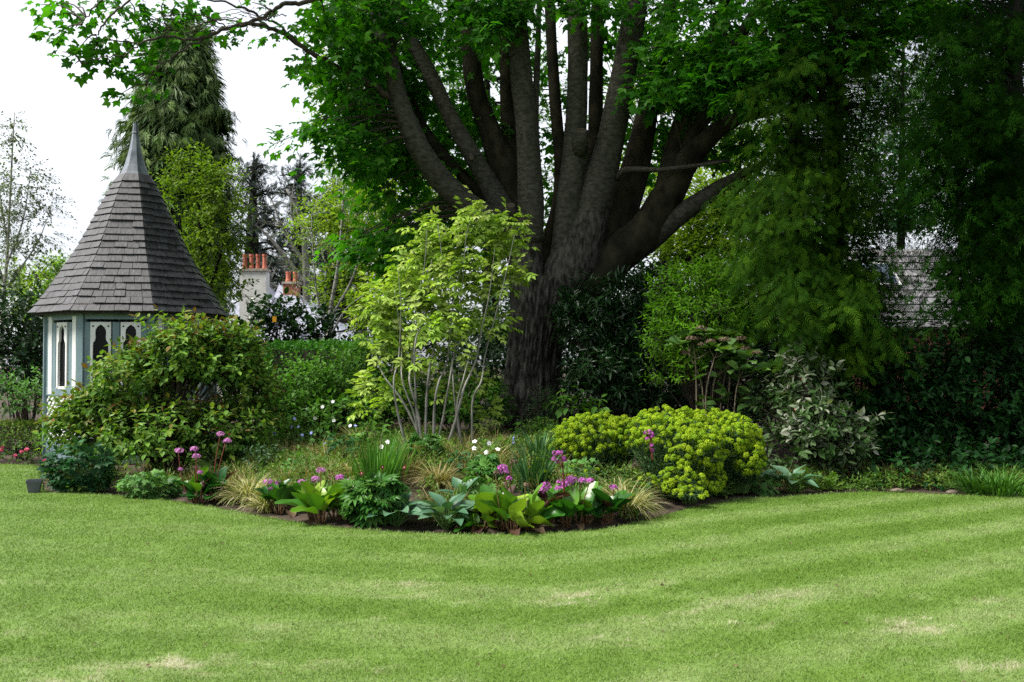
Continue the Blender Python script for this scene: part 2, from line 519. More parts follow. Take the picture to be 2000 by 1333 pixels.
M['brick'] = surf_mat('red brick', (.25, .09, .055), (.42, .17, .11), 12, .85, .3, use_rnd=.35)
M['mortar'] = surf_mat('mortar', (.3, .27, .23), (.4, .36, .31), 12, .9, .2)
M['tile'] = surf_mat('grey roof tile', (.12, .117, .125), (.20, .195, .205), 6, .75, .3, use_rnd=.18)
M['skylight'] = surf_mat('roof window glass', (.10, .13, .2), (.13, .16, .24), 1, .06, 0, spec=.8)
M['stone'] = surf_mat('pale stone', (.28, .24, .2), (.5, .44, .38), 8, .85, .4)
M['stone brown'] = surf_mat('brown stone', (.06, .045, .035), (.14, .11, .085), 8, .85, .4)
M['slab'] = surf_mat('pale paving slab', (.40, .39, .36), (.55, .54, .51), 4, .8, .2, use_rnd=.1)
M['pot'] = surf_mat('dark plastic', (.055, .06, .075), (.085, .09, .11), 5, .5, .05, spec=.5)
M['cane'] = surf_mat('bamboo cane', (.33, .25, .12), (.5, .4, .22), 10, .6, .1)
M['cut wood'] = surf_mat('sawn wood', (.05, .04, .028), (.12, .095, .065), 14, .8, .2)

# foliage
M['sycamore'] = leaf_mat('sycamore leaf', [(.018, .095, .006), (.040, .17, .010), (.09, .26, .016)], tr=.52, rough=.5, spec=.15)
M['bright'] = leaf_mat('spring leaf', [(.09, .19, .010), (.16, .27, .016), (.25, .33, .03)], tr=.48)
M['midgreen'] = leaf_mat('mid green leaf', [(.04, .12, .014), (.07, .18, .022), (.12, .24, .035)], tr=.32)
M['acer'] = leaf_mat('yellow green leaf', [(.07, .14, .012), (.11, .19, .016), (.16, .23, .02)], tr=.38)
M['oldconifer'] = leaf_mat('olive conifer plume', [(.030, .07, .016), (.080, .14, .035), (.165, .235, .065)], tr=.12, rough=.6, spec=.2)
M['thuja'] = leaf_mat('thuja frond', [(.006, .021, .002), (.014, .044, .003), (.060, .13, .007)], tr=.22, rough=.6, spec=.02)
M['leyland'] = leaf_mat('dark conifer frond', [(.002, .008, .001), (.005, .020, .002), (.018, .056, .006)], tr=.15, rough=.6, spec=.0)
M['cedar'] = leaf_mat('cedar needle', [(.03, .045, .04), (.05, .07, .06), (.075, .1, .075)], tr=.1, rough=.6)
M['laurel'] = leaf_mat('laurel leaf', [(.007, .028, .007), (.014, .046, .011), (.03, .085, .018)], tr=.15, rough=.35, spec=.3)
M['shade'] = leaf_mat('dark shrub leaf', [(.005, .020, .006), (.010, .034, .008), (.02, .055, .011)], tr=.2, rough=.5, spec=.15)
M['hornbeam'] = leaf_mat('hedge leaf', [(.005, .028, .007), (.011, .052, .011), (.026, .095, .018)], tr=.25, rough=.5, spec=.15)
M['box'] = leaf_mat('clipped hedge leaf', [(.06, .12, .012), (.10, .17, .02), (.15, .21, .03)], tr=.25)
M['hedge'] = leaf_mat('dark clipped hedge leaf', [(.03, .125, .014), (.05, .18, .022), (.08, .23, .03)], tr=.25)
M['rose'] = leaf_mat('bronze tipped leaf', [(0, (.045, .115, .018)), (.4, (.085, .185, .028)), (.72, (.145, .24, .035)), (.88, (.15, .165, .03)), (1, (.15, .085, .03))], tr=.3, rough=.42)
M['elder'] = leaf_mat('pale variegated leaf', [(0, (.14, .25, .030)), (.5, (.25, .37, .060)), (.85, (.37, .46, .12)), (1, (.58, .62, .30))], tr=.36)
M['euphorbia'] = leaf_mat('lime bract', [(0, (.11, .22, .009)), (.5, (.21, .33, .012)), (.85, (.31, .41, .018)), (1, (.40, .43, .03))], tr=.3, rough=.55, vary=.2)
M['euleaf'] = leaf_mat('blue green narrow leaf', [(.03, .07, .03), (.05, .10, .045), (.08, .14, .06)], tr=.2)
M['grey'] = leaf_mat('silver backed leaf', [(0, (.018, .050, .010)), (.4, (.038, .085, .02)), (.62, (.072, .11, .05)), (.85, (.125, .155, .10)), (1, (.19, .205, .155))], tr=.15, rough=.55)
M['bergenia'] = leaf_mat('bergenia leaf', [(0, (.012, .065, .012)), (.35, (.035, .13, .014)), (.65, (.10, .22, .018)), (.88, (.20, .31, .03)), (1, (.055, .026, .024))], tr=.22, rough=.32, spec=.35, vary=.15)
M['deadleaf'] = leaf_mat('withered leaf', [(.03, .014, .010), (.075, .04, .025), (.15, .11, .065)], tr=.15, rough=.6)
M['hosta'] = leaf_mat('blue green hosta leaf', [(.045, .115, .06), (.065, .15, .085), (.10, .19, .11)], tr=.2, rough=.4, spec=.35, vary=.15)
M['sedge'] = leaf_mat('variegated sedge', [(0, (.09, .13, .025)), (.45, (.22, .22, .07)), (.75, (.42, .38, .19)), (1, (.6, .55, .36))], tr=.25, rough=.5, vary=.2)
M['tansedge'] = leaf_mat('tan sedge', [(0, (.08, .11, .025)), (.5, (.22, .19, .075)), (1, (.42, .34, .18))], tr=.25, rough=.55, vary=.25)
M['iris'] = leaf_mat('sword leaf', [(.03, .10, .016), (.055, .15, .022), (.08, .19, .03)], tr=.3, rough=.38)
M['darkiris'] = leaf_mat('blue green sword leaf', [(.02, .07, .025), (.035, .10, .035), (.06, .14, .05)], tr=.25, rough=.38)
M['hellebore'] = leaf_mat('hellebore leaf', [(.022, .085, .014), (.04, .125, .02), (.07, .16, .03)], tr=.2, rough=.4)
M['cranes'] = leaf_mat('dark lobed leaf', [(.012, .055, .018), (.02, .078, .026), (.035, .11, .034)], tr=.22, rough=.45)
M['mint'] = leaf_mat('fresh lobed leaf', [(.05, .14, .03), (.08, .19, .045), (.11, .23, .055)], tr=.3, rough=.45)
M['hydrangea'] = leaf_mat('hydrangea leaf', [(.04, .095, .025), (.065, .14, .03), (.11, .19, .04)], tr=.25, rough=.5)
M['fern'] = leaf_mat('fern frond', [(.08, .17, .02), (.12, .22, .03)], tr=.35)
M['limeshrub'] = leaf_mat('lime narrow leaf', [(.06, .17, .008), (.11, .26, .014), (.18, .33, .025)], tr=.4)
M['undergrowth'] = leaf_mat('low leaf', [(.035, .09, .015), (.07, .14, .022), (.13, .2, .04)], tr=.3)
M['birchleaf'] = leaf_mat('birch leaf', [(.05, .08, .025), (.08, .12, .035), (.12, .15, .05)], tr=.3)
def petal(name, a, b, tr=.25):
    return leaf_mat(name, [a, b], tr=tr, rough=.5, vary=.1, trcol=(1, 1, 1))
M['pink'] = petal('pink petal', (.36, .10, .33), (.62, .28, .56))
M['magenta'] = petal('magenta petal', (.34, .06, .32), (.55, .18, .50))
M['hot pink'] = petal('bright rose petal', (.65, .06, .18), (.8, .2, .32))
M['white petal'] = petal('white petal', (.78, .78, .8), (.88, .88, .88))
M['blue petal'] = petal('blue petal', (.18, .2, .6), (.32, .36, .75))
M['yellow petal'] = petal('cream petal', (.6, .58, .35), (.75, .72, .5))
M['dried'] = petal('dried flower', (.075, .05, .03), (.17, .125, .085), .1)
M['red stem'] = surf_mat('red stem', (.085, .014, .012), (.16, .04, .025), 10, .5, .1)
M['brown stem'] = surf_mat('brown stem', (.08, .042, .018), (.15, .085, .04), 10, .5, .1)
M['green stem'] = surf_mat('green stem', (.06, .12, .03), (.1, .18, .05), 10, .5, .1)
M['dark red'] = petal('dark red petal', (.07, .006, .010), (.13, .012, .02))
M['orange'] = petal('orange tag', (.7, .35, .02), (.75, .4, .03))

# ================================================================== GROUND, LAWN, PATH
def graded(a, b, lo, hi, step, far):
    c = list(np.arange(lo, hi, step))
    l, x, s_ = [], lo, step
    while x > a: s_ *= 1.35; x -= s_; l.append(max(x, a))
    r_, x, s_ = [], hi, step
    while x < b: s_ *= 1.35; x += s_; r_.append(min(x, b))
    return np.array(l[::-1] + c + r_)
gx = graded(-260, 260, -9, 9, .16, 0); gy = graded(-60, 420, 3, 19, .16, 0)
XX, YY = np.meshgrid(gx, gy)
ZZ = soil_h(XX, YY) + np.where((YY > y_edge(XX) + .05) & (YY < 25), (fbm(XX * 5, YY * 5, 0, 4) - .5) * .09, 0)
nx_, ny_ = len(gx), len(gy)
ii = np.arange(ny_ - 1)[:, None] * nx_ + np.arange(nx_ - 1)[None]
a = Acc(); a.add(np.stack([XX, YY, ZZ], -1).reshape(-1, 3), np.stack([ii, ii + 1, ii + nx_ + 1, ii + nx_], -1).ravel(), np.full(ii.size, 4))
a.obj('ground', M['soil'], smooth=True, kind='structure')

PATCH = [(1130, 1172, 75, 16, 1), (1085, 1165, 40, 14, .8), (1470, 1222, 70, 10, .9), (1560, 1205, 60, 12, .6), (1720, 1205, 110, 12, .6), (1780, 1228, 60, 9, .5), (340, 1292, 55, 16, 1), (440, 1284, 40, 8, .7),
         (60, 1236, 60, 12, .8), (150, 1225, 40, 8, .4), (505, 1064, 75, 5, .6), (275, 1214, 30, 6, .6), (530, 1220, 40, 8, .5), (120, 1330, 90, 16, .5), (1220, 1260, 60, 7, .5), (1620, 1126, 45, 6, .5),
         (1840, 1258, 50, 8, .6), (1920, 1170, 60, 8, .5), (740, 1243, 25, 6, .6), (1310, 1272, 30, 8, .45), (900, 1325, 60, 10, .4), (1330, 1195, 40, 6, .4), (790, 1135, 40, 5, .35), (400, 1110, 25, 4, .4),
         (1900, 1300, 90, 12, .5), (30, 1290, 60, 12, .45), (620, 1290, 60, 9, .3), (1000, 1245, 60, 8, .3), (250, 1160, 60, 7, .25), (1750, 1100, 80, 6, .25)]
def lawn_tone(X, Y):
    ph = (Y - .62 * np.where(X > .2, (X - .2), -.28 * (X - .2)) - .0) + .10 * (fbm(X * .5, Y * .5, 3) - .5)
    st = np.sin(2 * math.pi * ph / 1.05 + .6)  # mowing stripe sheen painted as tone bands, the blades lean at random
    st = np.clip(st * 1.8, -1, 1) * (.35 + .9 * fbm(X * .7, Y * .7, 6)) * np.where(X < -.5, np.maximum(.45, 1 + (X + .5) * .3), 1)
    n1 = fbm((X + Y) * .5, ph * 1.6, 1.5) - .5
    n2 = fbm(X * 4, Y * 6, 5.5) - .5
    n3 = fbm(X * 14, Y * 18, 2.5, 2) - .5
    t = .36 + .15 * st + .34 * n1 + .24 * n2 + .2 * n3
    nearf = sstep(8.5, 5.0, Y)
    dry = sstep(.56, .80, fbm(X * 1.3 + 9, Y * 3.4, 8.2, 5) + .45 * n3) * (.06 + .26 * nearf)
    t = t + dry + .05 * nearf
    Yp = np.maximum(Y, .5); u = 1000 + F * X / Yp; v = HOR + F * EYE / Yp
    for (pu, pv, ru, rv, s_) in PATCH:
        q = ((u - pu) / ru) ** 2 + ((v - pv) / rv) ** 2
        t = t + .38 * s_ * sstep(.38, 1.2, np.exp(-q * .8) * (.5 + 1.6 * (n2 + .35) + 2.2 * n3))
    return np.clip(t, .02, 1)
gx = np.linspace(-14, 14, 220); ns = 140
Xg = np.repeat(gx[None], ns, 0); sg = np.linspace(0, 1, ns)[:, None] ** .8
Ye = y_edge(gx)[None]
Yg = -4 + sg * (Ye + 4)
Zg = (fbm(Xg * 1.5, Yg * 1.5, 2) - .5) * .02
Xg = np.concatenate([Xg, Xg[-1:]]); Yg = np.concatenate([Yg, Yg[-1:] + .005]); Zg = np.concatenate([Zg, Zg[-1:] - .12])
nn = Xg.shape[1]; ii = np.arange(ns)[:, None] * nn + np.arange(nn - 1)[None]
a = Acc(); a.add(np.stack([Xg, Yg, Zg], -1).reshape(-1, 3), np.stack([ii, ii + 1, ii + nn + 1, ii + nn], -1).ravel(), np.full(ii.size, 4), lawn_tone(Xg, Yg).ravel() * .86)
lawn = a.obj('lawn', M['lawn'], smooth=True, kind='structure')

nb = 600000
yy = (math.sqrt(4.3) + rng.random(nb) * (math.sqrt(15) - math.sqrt(4.3))) ** 2
xx = np.where(rng.random(nb) < .78, (rng.random(nb) - .5) * 1.12, np.sign(rng.random(nb) - .5) * rng.uniform(.56, .85, nb)) * yy
ok = yy < y_edge(xx) + .015
xx, yy = xx[ok], yy[ok]; n = len(xx)
zz = (fbm(xx * 1.5, yy * 1.5, 2) - .5) * .02
th = rng.random(n) * 6.283
wd = .0009 * yy ** .6 * rng.uniform(.7, 1.4, n)
hh = rng.uniform(.008, .021, n) * np.where(y_edge(xx) - yy < .06, 1.35, 1) * np.where(rng.random(n) < .012, 1.4, 1)
lean = rng.normal(size=(n, 2)) * .75
ax = np.stack([np.cos(th), np.sin(th), th * 0], 1) * wd[:, None]
b0 = np.stack([xx, yy, zz - .002], 1)
tip = b0 + np.stack([lean[:, 0] * hh, lean[:, 1] * hh, hh], 1)
V = np.stack([b0 - ax, b0 + ax, tip], 1).reshape(-1, 3)
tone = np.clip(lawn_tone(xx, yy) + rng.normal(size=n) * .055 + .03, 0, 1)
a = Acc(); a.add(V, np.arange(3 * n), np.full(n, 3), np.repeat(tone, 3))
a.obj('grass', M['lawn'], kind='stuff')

# pale path behind the left end of the lawn
pt = bpy.data.objects.new('path', None); COL.objects.link(pt); pt.location = (-8.6, 17.2, 0); pt['kind'] = 'structure'
sl = None
for i in range(9):
    for j in range(2):
        if sl is None:
            a = Acc(); a.box((0, 0, 0), (.595, .595, .05)); sl = a.mesh('slab', M['slab'])
        o = bpy.data.objects.new('slab', sl); COL.objects.link(o); o.parent = pt
        o.location = (-2.4 + i * .6, -.3 + j * .6, .012 + rng.uniform(-.003, .003))
# ================================================================== GAZEBO
GC = np.array([-6.12, 16.1, 0.0])
VA = [31.4 + 45 * k for k in range(8)]      # turned as the camera sees it, 20.8 degrees off the lens axis
def gv(ang, r, z=0.0):
    return GC + np.array([r * math.sin(R(ang)), -r * math.cos(R(ang)), z])
gz = thing('gazebo', 'octagonal garden gazebo with blue and white walls, steep dark shingled roof and lead spire', 'gazebo', GC)
RW, ZE = 1.29, 2.27
def inst(name, me, par, loc, rotz=0):
    o = bpy.data.objects.new(name, me); COL.objects.link(o); o.parent = par; o.location = loc; o.rotation_euler = (0, 0, rotz); return o
# floor, posts and rails
a = Acc(); pts = [gv(x, RW + .03, 0) for x in VA]
top = [p + np.array([0, 0, .12]) for p in pts]
a.faces(pts + top, [tuple(range(8, 16))] + [(i, (i + 1) % 8, 8 + (i + 1) % 8, 8 + i) for i in range(8)])
a.obj('base', M['blue'], gz)
a = Acc(); a.box((0, 0, 1.13), (.095, .095, 2.26)); post_m = a.mesh('post', M['blue'])
for x in VA: inst('post', post_m, gz, tuple(gv(x, RW - .01) - GC), R(x))
SW = 2 * RW * math.sin(R(22.5))
def ogee(w_, h_):
    L_ = [(-w_, 0), (-w_, h_ * .62), (-w_ * .98, h_ * .70), (-w_ * .72, h_ * .745), (-w_ * .66, h_ * .80), (-w_ * .70, h_ * .855), (-w_ * .66, h_ * .915), (-w_ * .46, h_ * .958), (-w_ * .2, h_ * .985), (0, h_)]
    return L_ + [(-x, y) for x, y in L_[-2::-1]]
def window_mesh(w_, h_, fr=.05):
    """white board with an ogee headed opening"""
    inn = ogee(w_, h_); n_ = len(inn)
    W_, H_ = w_ + fr, h_ + fr * 1.1
    outp = []
    for i, (x, y) in enumerate(inn):
        if y <= h_ * .66: outp.append((math.copysign(W_, x), y if y > 0 else -fr * 1.2))
        elif abs(x) > w_ * .6: outp.append((math.copysign(W_, x), h_ * .66 + (y - h_ * .66) / (h_ * .34) * (H_ - h_ * .66) * 1.0 if y < h_ * .86 else H_))
        else: outp.append((x / (w_ * .6) * W_ if abs(x) > w_ * .4 else x, H_))
    V = []
    for yv in (-.02, .02):
        V += [(x, yv, z) for x, z in inn] + [(x, yv, z) for x, z in outp]
    Fc = []
    for i in range(n_ - 1):
        Fc += [(i, i + 1, n_ + i + 1, n_ + i), (2 * n_ + i, 3 * n_ + i, 3 * n_ + i + 1, 2 * n_ + i + 1),
               (i, 2 * n_ + i, 2 * n_ + i + 1, i + 1), (n_ + i, n_ + i + 1, 3 * n_ + i + 1, 3 * n_ + i)]
    Fc += [(0, n_, 3 * n_, 2 * n_), (n_ - 1, 3 * n_ - 1, 4 * n_ - 1, 2 * n_ - 1)]
    a = Acc(); a.faces(V, Fc)
    a.box((0, 0, -fr * .6), (2 * w_ - .004, .036, fr * 1.2 - .004))
    return a.mesh('window', M['white'])
win_m = window_mesh(.105, .93, .038); dwin_m = window_mesh(.112, .93, .034)
a = Acc(); a.box((0, 0, .475), (.25, .008, .99)); pane_m = a.mesh('pane', M['pane'])
a = Acc(); a.tube([(0, -.004, 0), (0, .004, 0)], .013, 10); ros_m = a.mesh('rosette', M['pane'])
a = Acc(); a.box((0, 0, 0), (.1, .03, 1.18)); panel_m = a.mesh('panel', M['white'])
a = Acc(); a.box((0, 0, 0), (SW - .1, .05, .13)); rail_m = a.mesh('rail', M['blue'])
a = Acc(); a.box((0, 0, 0), (SW - .1, .045, .20)); kick_m = a.mesh('plinth', M['blue'])
a = Acc()
def lattice(acc, W_, z0, z1, step=.105, wd=.030):
    Hh = z1 - z0
    for s_ in (-1, 1):
        c0 = -W_ / 2 - Hh
        while c0 < W_ / 2 + Hh:
            p, q = [], []
            # line x = c0 + s*t, z = z0 + t
            t0, t1 = 0.0, Hh
            if s_ > 0: t0 = max(t0, -W_ / 2 - c0); t1 = min(t1, W_ / 2 - c0)
            else: t0 = max(t0, c0 - W_ / 2); t1 = min(t1, c0 + W_ / 2)
            if t1 - t0 > .02:
                y_ = -.006 * s_
                A = np.array([c0 + s_ * t0, y_, z0 + t0]); B = np.array([c0 + s_ * t1, y_, z0 + t1])
                d = (B - A) / np.linalg.norm(B - A); nrm_ = np.array([-d[2], 0, d[0]]) * wd / 2
                o = np.array([0, .005, 0])
                V = [A - nrm_ - o, A + nrm_ - o, B + nrm_ - o, B - nrm_ - o, A - nrm_ + o, A + nrm_ + o, B + nrm_ + o, B - nrm_ + o]
                acc.faces(V, [(0, 1, 2, 3), (7, 6, 5, 4), (0, 4, 5, 1), (2, 6, 7, 3), (1, 5, 6, 2), (0, 3, 7, 4)])
            c0 += step
lattice(a, SW - .11, .34, 1.02); lat_m = a.mesh('lattice', M['white'])
def on_side(k, name, me, x, y, z, par=None, off=(0, 0, 0)):
    am = VA[k] + 22.5
    c = gv(am, RW * math.cos(R(22.5))) - GC
    ca, sa = math.cos(R(am)), math.sin(R(am))
    # along = (cos, sin), outward = (sin, -cos)
    loc = np.array([c[0] + x * ca + y * sa, c[1] + x * sa - y * ca, z])
    o = bpy.data.objects.new(name, me); COL.objects.link(o)
    if par is None:
        o.parent = gz; o.location = tuple(loc); o.rotation_euler = (0, 0, R(am))
    else:
        o.parent = par; o.location = off
    return o
for k in range(8):
    on_side(k, 'rail', rail_m, 0, .0, 2.225); on_side(k, 'rail', rail_m, 0, 0, 1.075); on_side(k, 'plinth', kick_m, 0, 0, .225)
    lt = on_side(k, 'lattice', lat_m, 0, .0, 0); lt['kind'] = 'stuff'
    door = (k == 7)
    if door:
        for x in (-.215, .215):
            wn = on_side(k, 'window', dwin_m, x, .012, .98 + .07 + .10)
            if True:
                pn = on_side(k, 'pane', pane_m, 0, 0, 0, wn, (0, .03, 0))
                for q in (-1, 1): on_side(k, 'rosette', ros_m, 0, 0, 0, wn, (q * .108, -.024, .905))
        a = Acc()
        for x in (-.40, 0, .40): a.box((x, .0, 1.63), (.09 if x else .10, .04, .975))
        o = a.mesh('door_frame', M['blue']); on_side(k, 'door_frame', o, 0, 0, 0)
    else:
        wn = on_side(k, 'window', win_m, 0, .012, 1.0 + .05 + .10)
        on_side(k, 'pane', pane_m, 0, 0, 0, wn, (0, .03, 0))
        for q in (-1, 1): on_side(k, 'rosette', ros_m, 0, 0, 0, wn, (q * .105, -.024, .905))
        for x in (-.335, .335): on_side(k, 'panel', panel_m, x, .012, 1.62)
        a = Acc()
        for x in (-.235, .235): a.box((x, .0, 1.63), (.10, .04, .975))
        for x in (-.418, .418): a.box((x, .0, 1.63), (.06, .04, .975))
        o = a.mesh('board', M['blue']); on_side(k, 'board', o, 0, 0, 0)
# roof: bell-cast octagon
prof_h = np.array([0, .08, .21, .43, .62, .81, 1.0]) * 2.28
prof_r = np.array([1.535, 1.385, 1.205, .885, .670, .460, .243])
def rr(h): return float(np.interp(h, prof_h, prof_r))
a = Acc(); nl = 14
for i in range(nl):
    h = 2.28 * i / (nl - 1)
    for x in VA: a.V.append((gv(x, rr(h) - .03, ZE + h + .0))[None])
V = np.concatenate(a.V); a = Acc()
a.faces(V, [(i * 8 + j, i * 8 + (j + 1) % 8, (i + 1) * 8 + (j + 1) % 8, (i + 1) * 8 + j) for i in range(nl - 1) for j in range(8)] + [tuple(range(7, -1, -1))])
roof = a.obj('roof', M['dark wood'], gz)
a = Acc()
for k in range(8):
    p, q = gv(VA[k], 1.48, ZE - .035), gv(VA[k] + 45, 1.48, ZE - .035)
    p2, q2 = gv(VA[k], 1.44, ZE - .035), gv(VA[k] + 45, 1.44, ZE - .035)
    up = np.array([0, 0, .07])
    a.faces([p, q, q + up, p + up, p2, q2, q2 + up, p2 + up], [(0, 1, 2, 3), (5, 4, 7, 6), (0, 4, 5, 1)])
a.obj('fascia', M['dark wood'], roof)
NR = 20
hs_ = np.linspace(0, 2.24, NR + 1)
back = Acc()
orgr = np.array(parent_world(roof))
for k in range(8):
    for i in range(NR):
        h0, h1 = hs_[i], min(hs_[i + 1] + .05, 2.27)
        r0, r1 = rr(h0) + .012, rr(h1)
        w0 = 2 * r0 * math.sin(R(22.5))
        ncol = max(1, int(round(w0 / .19)))
        cuts = np.linspace(0, 1, ncol + 1)
        if ncol > 1: cuts[1:-1] += rng.uniform(-.22, .22, ncol - 1) / ncol
        if i % 2 and ncol > 2: cuts[1:-1] += .3 / ncol
        am = VA[k] + 22.5
        outv = np.array([math.sin(R(am)), -math.cos(R(am)), .55]); outv /= np.linalg.norm(outv)
        for c in range(ncol):
            s0, s1 = cuts[c] + (.004 if c else 0), cuts[c + 1] - (.004 if c < ncol - 1 else 0)
            dz = rng.uniform(-.012, .008) if 0 < i else rng.uniform(-.004, .004); th_ = rng.uniform(.016, .028)
            L0, L1 = gv(VA[k], r0, ZE + h0 + dz), gv(VA[k] + 45, r0, ZE + h0 + dz)
            U0, U1 = gv(VA[k], r1, ZE + h1), gv(VA[k] + 45, r1, ZE + h1)
            b0_, b1_ = L0 + (L1 - L0) * s0, L0 + (L1 - L0) * s1
            t0_, t1_ = U0 + (U1 - U0) * s0, U0 + (U1 - U0) * s1
            V = [b0_, b1_, b0_ + outv * th_, b1_ + outv * th_, t0_ + outv * .006, t1_ + outv * .006, t0_, t1_]
            Fc = [(2, 3, 5, 4), (0, 1, 3, 2), (0, 2, 4, 6), (1, 7, 5, 3), (0, 6, 7, 1), (4, 5, 7, 6)]
            rv = rng.random()
            if k in (6, 7, 0, 1):
                a = Acc(); a.faces(V, Fc, rv); a.obj('shingle', M['shingle'], roof)
            else:
                back.faces(V, Fc, rv)
back.obj('shingle', M['shingle'], roof, kind='stuff')
# lead spire with a fringe of cut points
a = Acc()
sp_h = np.array([2.20, 2.32, 2.44, 2.58, 2.72, 2.86, 2.95, 2.97, 2.99, 3.12, 3.14, 3.15])
sp_r = np.array([.275, .215, .165, .124, .092, .066, .055, .06, .051, .037, .041, .0])
V = [gv(x, r_, ZE + h - .0) for h, r_ in zip(sp_h, sp_r) for x in VA]
a.faces(V, [(i * 8 + j, i * 8 + (j + 1) % 8, (i + 1) * 8 + (j + 1) % 8, (i + 1) * 8 + j) for i in range(len(sp_h) - 1) for j in range(8)], np.repeat(rng.random(len(sp_h)), 8))
for k in range(8):
    for s_ in range(5):
        p, q = gv(VA[k], .275, ZE + 2.205), gv(VA[k] + 45, .275, ZE + 2.205)
        A, B = p + (q - p) * (s_ / 5), p + (q - p) * ((s_ + 1) / 5)
        lo0, lo1 = gv(VA[k], .316, ZE + 2.05), gv(VA[k] + 45, .316, ZE + 2.05)
        T_ = lo0 + (lo1 - lo0) * ((s_ + .5) / 5)
        a.faces([A, B, T_], [(0, 2, 1)], .5)
a.obj('spire', M['lead'], gz)

# ================================================================== DISTANT HOUSE WITH CHIMNEYS (left)
HY = 36.0
def hp(u, v, Y=HY): return P(u, v, Y)
hb = hp(500, 700); hb[2] = 0
hs1 = thing('house', 'white house with blue slate roof and clay chimney pots beyond the cherry laurels', 'house', hb)
a = Acc()
x0, x1 = hp(420, 0)[0], hp(640, 0)[0]
ze = hp(0, 660)[2]
a.box(((x0 + x1) / 2, HY + 3.5, ze / 2), (x1 - x0, 6.4, ze)); a.obj('wall', M['render'], hs1)
def roofmesh(acc, u0, u1, ua, va, vb, Y0, Y1, vis=.5):
    L_, Rr = hp(u0, vb, Y0), hp(u1, vb, Y0); A = hp(ua, va, (Y0 + Y1) / 2 - .4)
    A2 = A + np.array([0, 1.8, 0]); L2, R2 = L_ + np.array([0, Y1 - Y0, 0]), Rr + np.array([0, Y1 - Y0, 0])
    acc.faces([L_, Rr, R2, L2, A, A2], [(0, 1, 4), (1, 2, 5, 4), (2, 3, 5), (3, 0, 4, 5), (3, 2, 1, 0)], vis)
a = Acc(); roofmesh(a, 395, 590, 505, 553, 665, HY - .5, HY + 5.5); a.obj('roof', M['roof slate'], hs1)
a = Acc(); roofmesh(a, 500, 700, 545, 556, 668, HY + .4, HY + 7, .7); rf = a.obj('roof', M['roof slate'], hs1)
def chimney(u0, u1, vt, vb, npots, vp, mat, Y, par):
    A, B = hp(u0, vt, Y), hp(u1, vt, Y); zb = hp(0, vb, Y)[2]
    w_ = B[0] - A[0]; cx = (A[0] + B[0]) / 2
    a = Acc(); a.box((cx, Y, (A[2] + zb) / 2), (w_, .55, A[2] - zb)); st = a.obj('chimney', mat, par)
    a = Acc(); a.box((cx, Y, A[2] + .045), (w_ + .09, .64, .085)); a.obj('cap', M['stone'], st)
    zt = hp(0, vp, Y)[2]
    for i in range(npots):
        px = A[0] + w_ * (i + .5) / npots
        r_ = w_ / npots * .33; z0 = A[2] + .09
        a = Acc(); a.tube([(px, Y, z0), (px, Y, z0 + .08), (px, Y, z0 + .1), (px, Y, zt - .12), (px, Y, zt - .1), (px, Y, zt - .02), (px, Y, zt - .02)], [r_ * 1.1, r_ * 1.1, r_, r_ * .88, r_ * 1.05, r_ * 1.05, r_ * .7], 14, rng.random())
        a.obj('chimney_pot', M['pot red'], st)
chimney(472, 523, 531, 640, 4, 496, M['render'], HY + .2, hs1)
chimney(556, 584, 556, 650, 2, 530, M['brick'], HY + 3, hs1)
a = Acc(); b_ = hp(553, 560, HY + 3); a.tube([b_, b_ + np.array([0, 0, .75])], .012, 5); a.box(b_ + np.array([0, 0, .75]), (.25, .015, .015)); a.obj('aerial', M['dark wood'], hs1)

# ================================================================== HOUSE WITH TILED ROOF (right), GARDEN WALL
RY = 24.0
c = P(1830, 700, RY); c[2] = 0
hs2 = thing('house', 'low house with grey tiled roof and a blue roof window behind the dark conifers', 'house', c)
zt, zb_ = P(0, 488, RY + 2.5)[2], P(0, 640, RY)[2]
xa, xb = P(1640, 0, RY)[0], P(2080, 0, RY)[0]
a = Acc(); a.box(((xa + xb) / 2, RY + 2.9, zb_ / 2), (xb - xa - .2, 5.2, zb_)); a.obj('wall', M['brick'], hs2)
a = Acc(); A = np.array([xa, RY, zb_]); B = np.array([xb, RY, zb_]); C_ = np.array([xb, RY + 2.6, zt]); D_ = np.array([xa, RY + 2.6, zt])
E_ = np.array([xa, RY + 5.4, zb_]); F_ = np.array([xb, RY + 5.4, zb_])
a.faces([A, B, C_, D_, E_, F_], [(0, 1, 2, 3), (3, 2, 5, 4), (0, 3, 4), (1, 5, 2), (0, 4, 5, 1)]); rf2 = a.obj('roof', M['dark wood'], hs2)
sl_ = C_ - B; L_ = np.linalg.norm(sl_); sl_ /= L_; nr_ = np.array([0, -sl_[2], sl_[1]])
ncr = 11; tw = .34
a = Acc(); up = L_ / ncr + .06
V = [np.array([x, 0, 0]) + sl_ * s_ + nr_ * o_ for s_, o_ in ((0, .02), (0, .05), (up, .014), (up, .002)) for x in (0, tw - .006)]
tms = []
for q in (.1, .3, .5, .7, .9):
    a = Acc(); a.faces(V, [(2, 3, 5, 4), (0, 1, 3, 2), (0, 2, 4, 6), (1, 7, 5, 3), (0, 6, 7, 1), (4, 5, 7, 6)], q); tms.append(a.mesh('tile', M['tile']))
org = np.array(parent_world(rf2))
for i in range(ncr):
    for j in range(int((xb - xa) / tw)):
        p = A + np.array([j * tw + (tw / 2 if i % 2 else 0) , 0, 0]) + sl_ * (i * L_ / ncr - .03)
        if p[0] + tw > xb + .01: continue
        inst('tile', tms[rng.integers(5)], rf2, tuple(p - org))
p0 = P(1693, 560, RY + 1.0)
a = Acc(); ctr = A + np.array([P(1728, 0, RY + 1)[0] - xa, 0, 0]) + sl_ * L_ * .62
rot = np.stack([np.array([1, 0, 0]), sl_, nr_], 1)
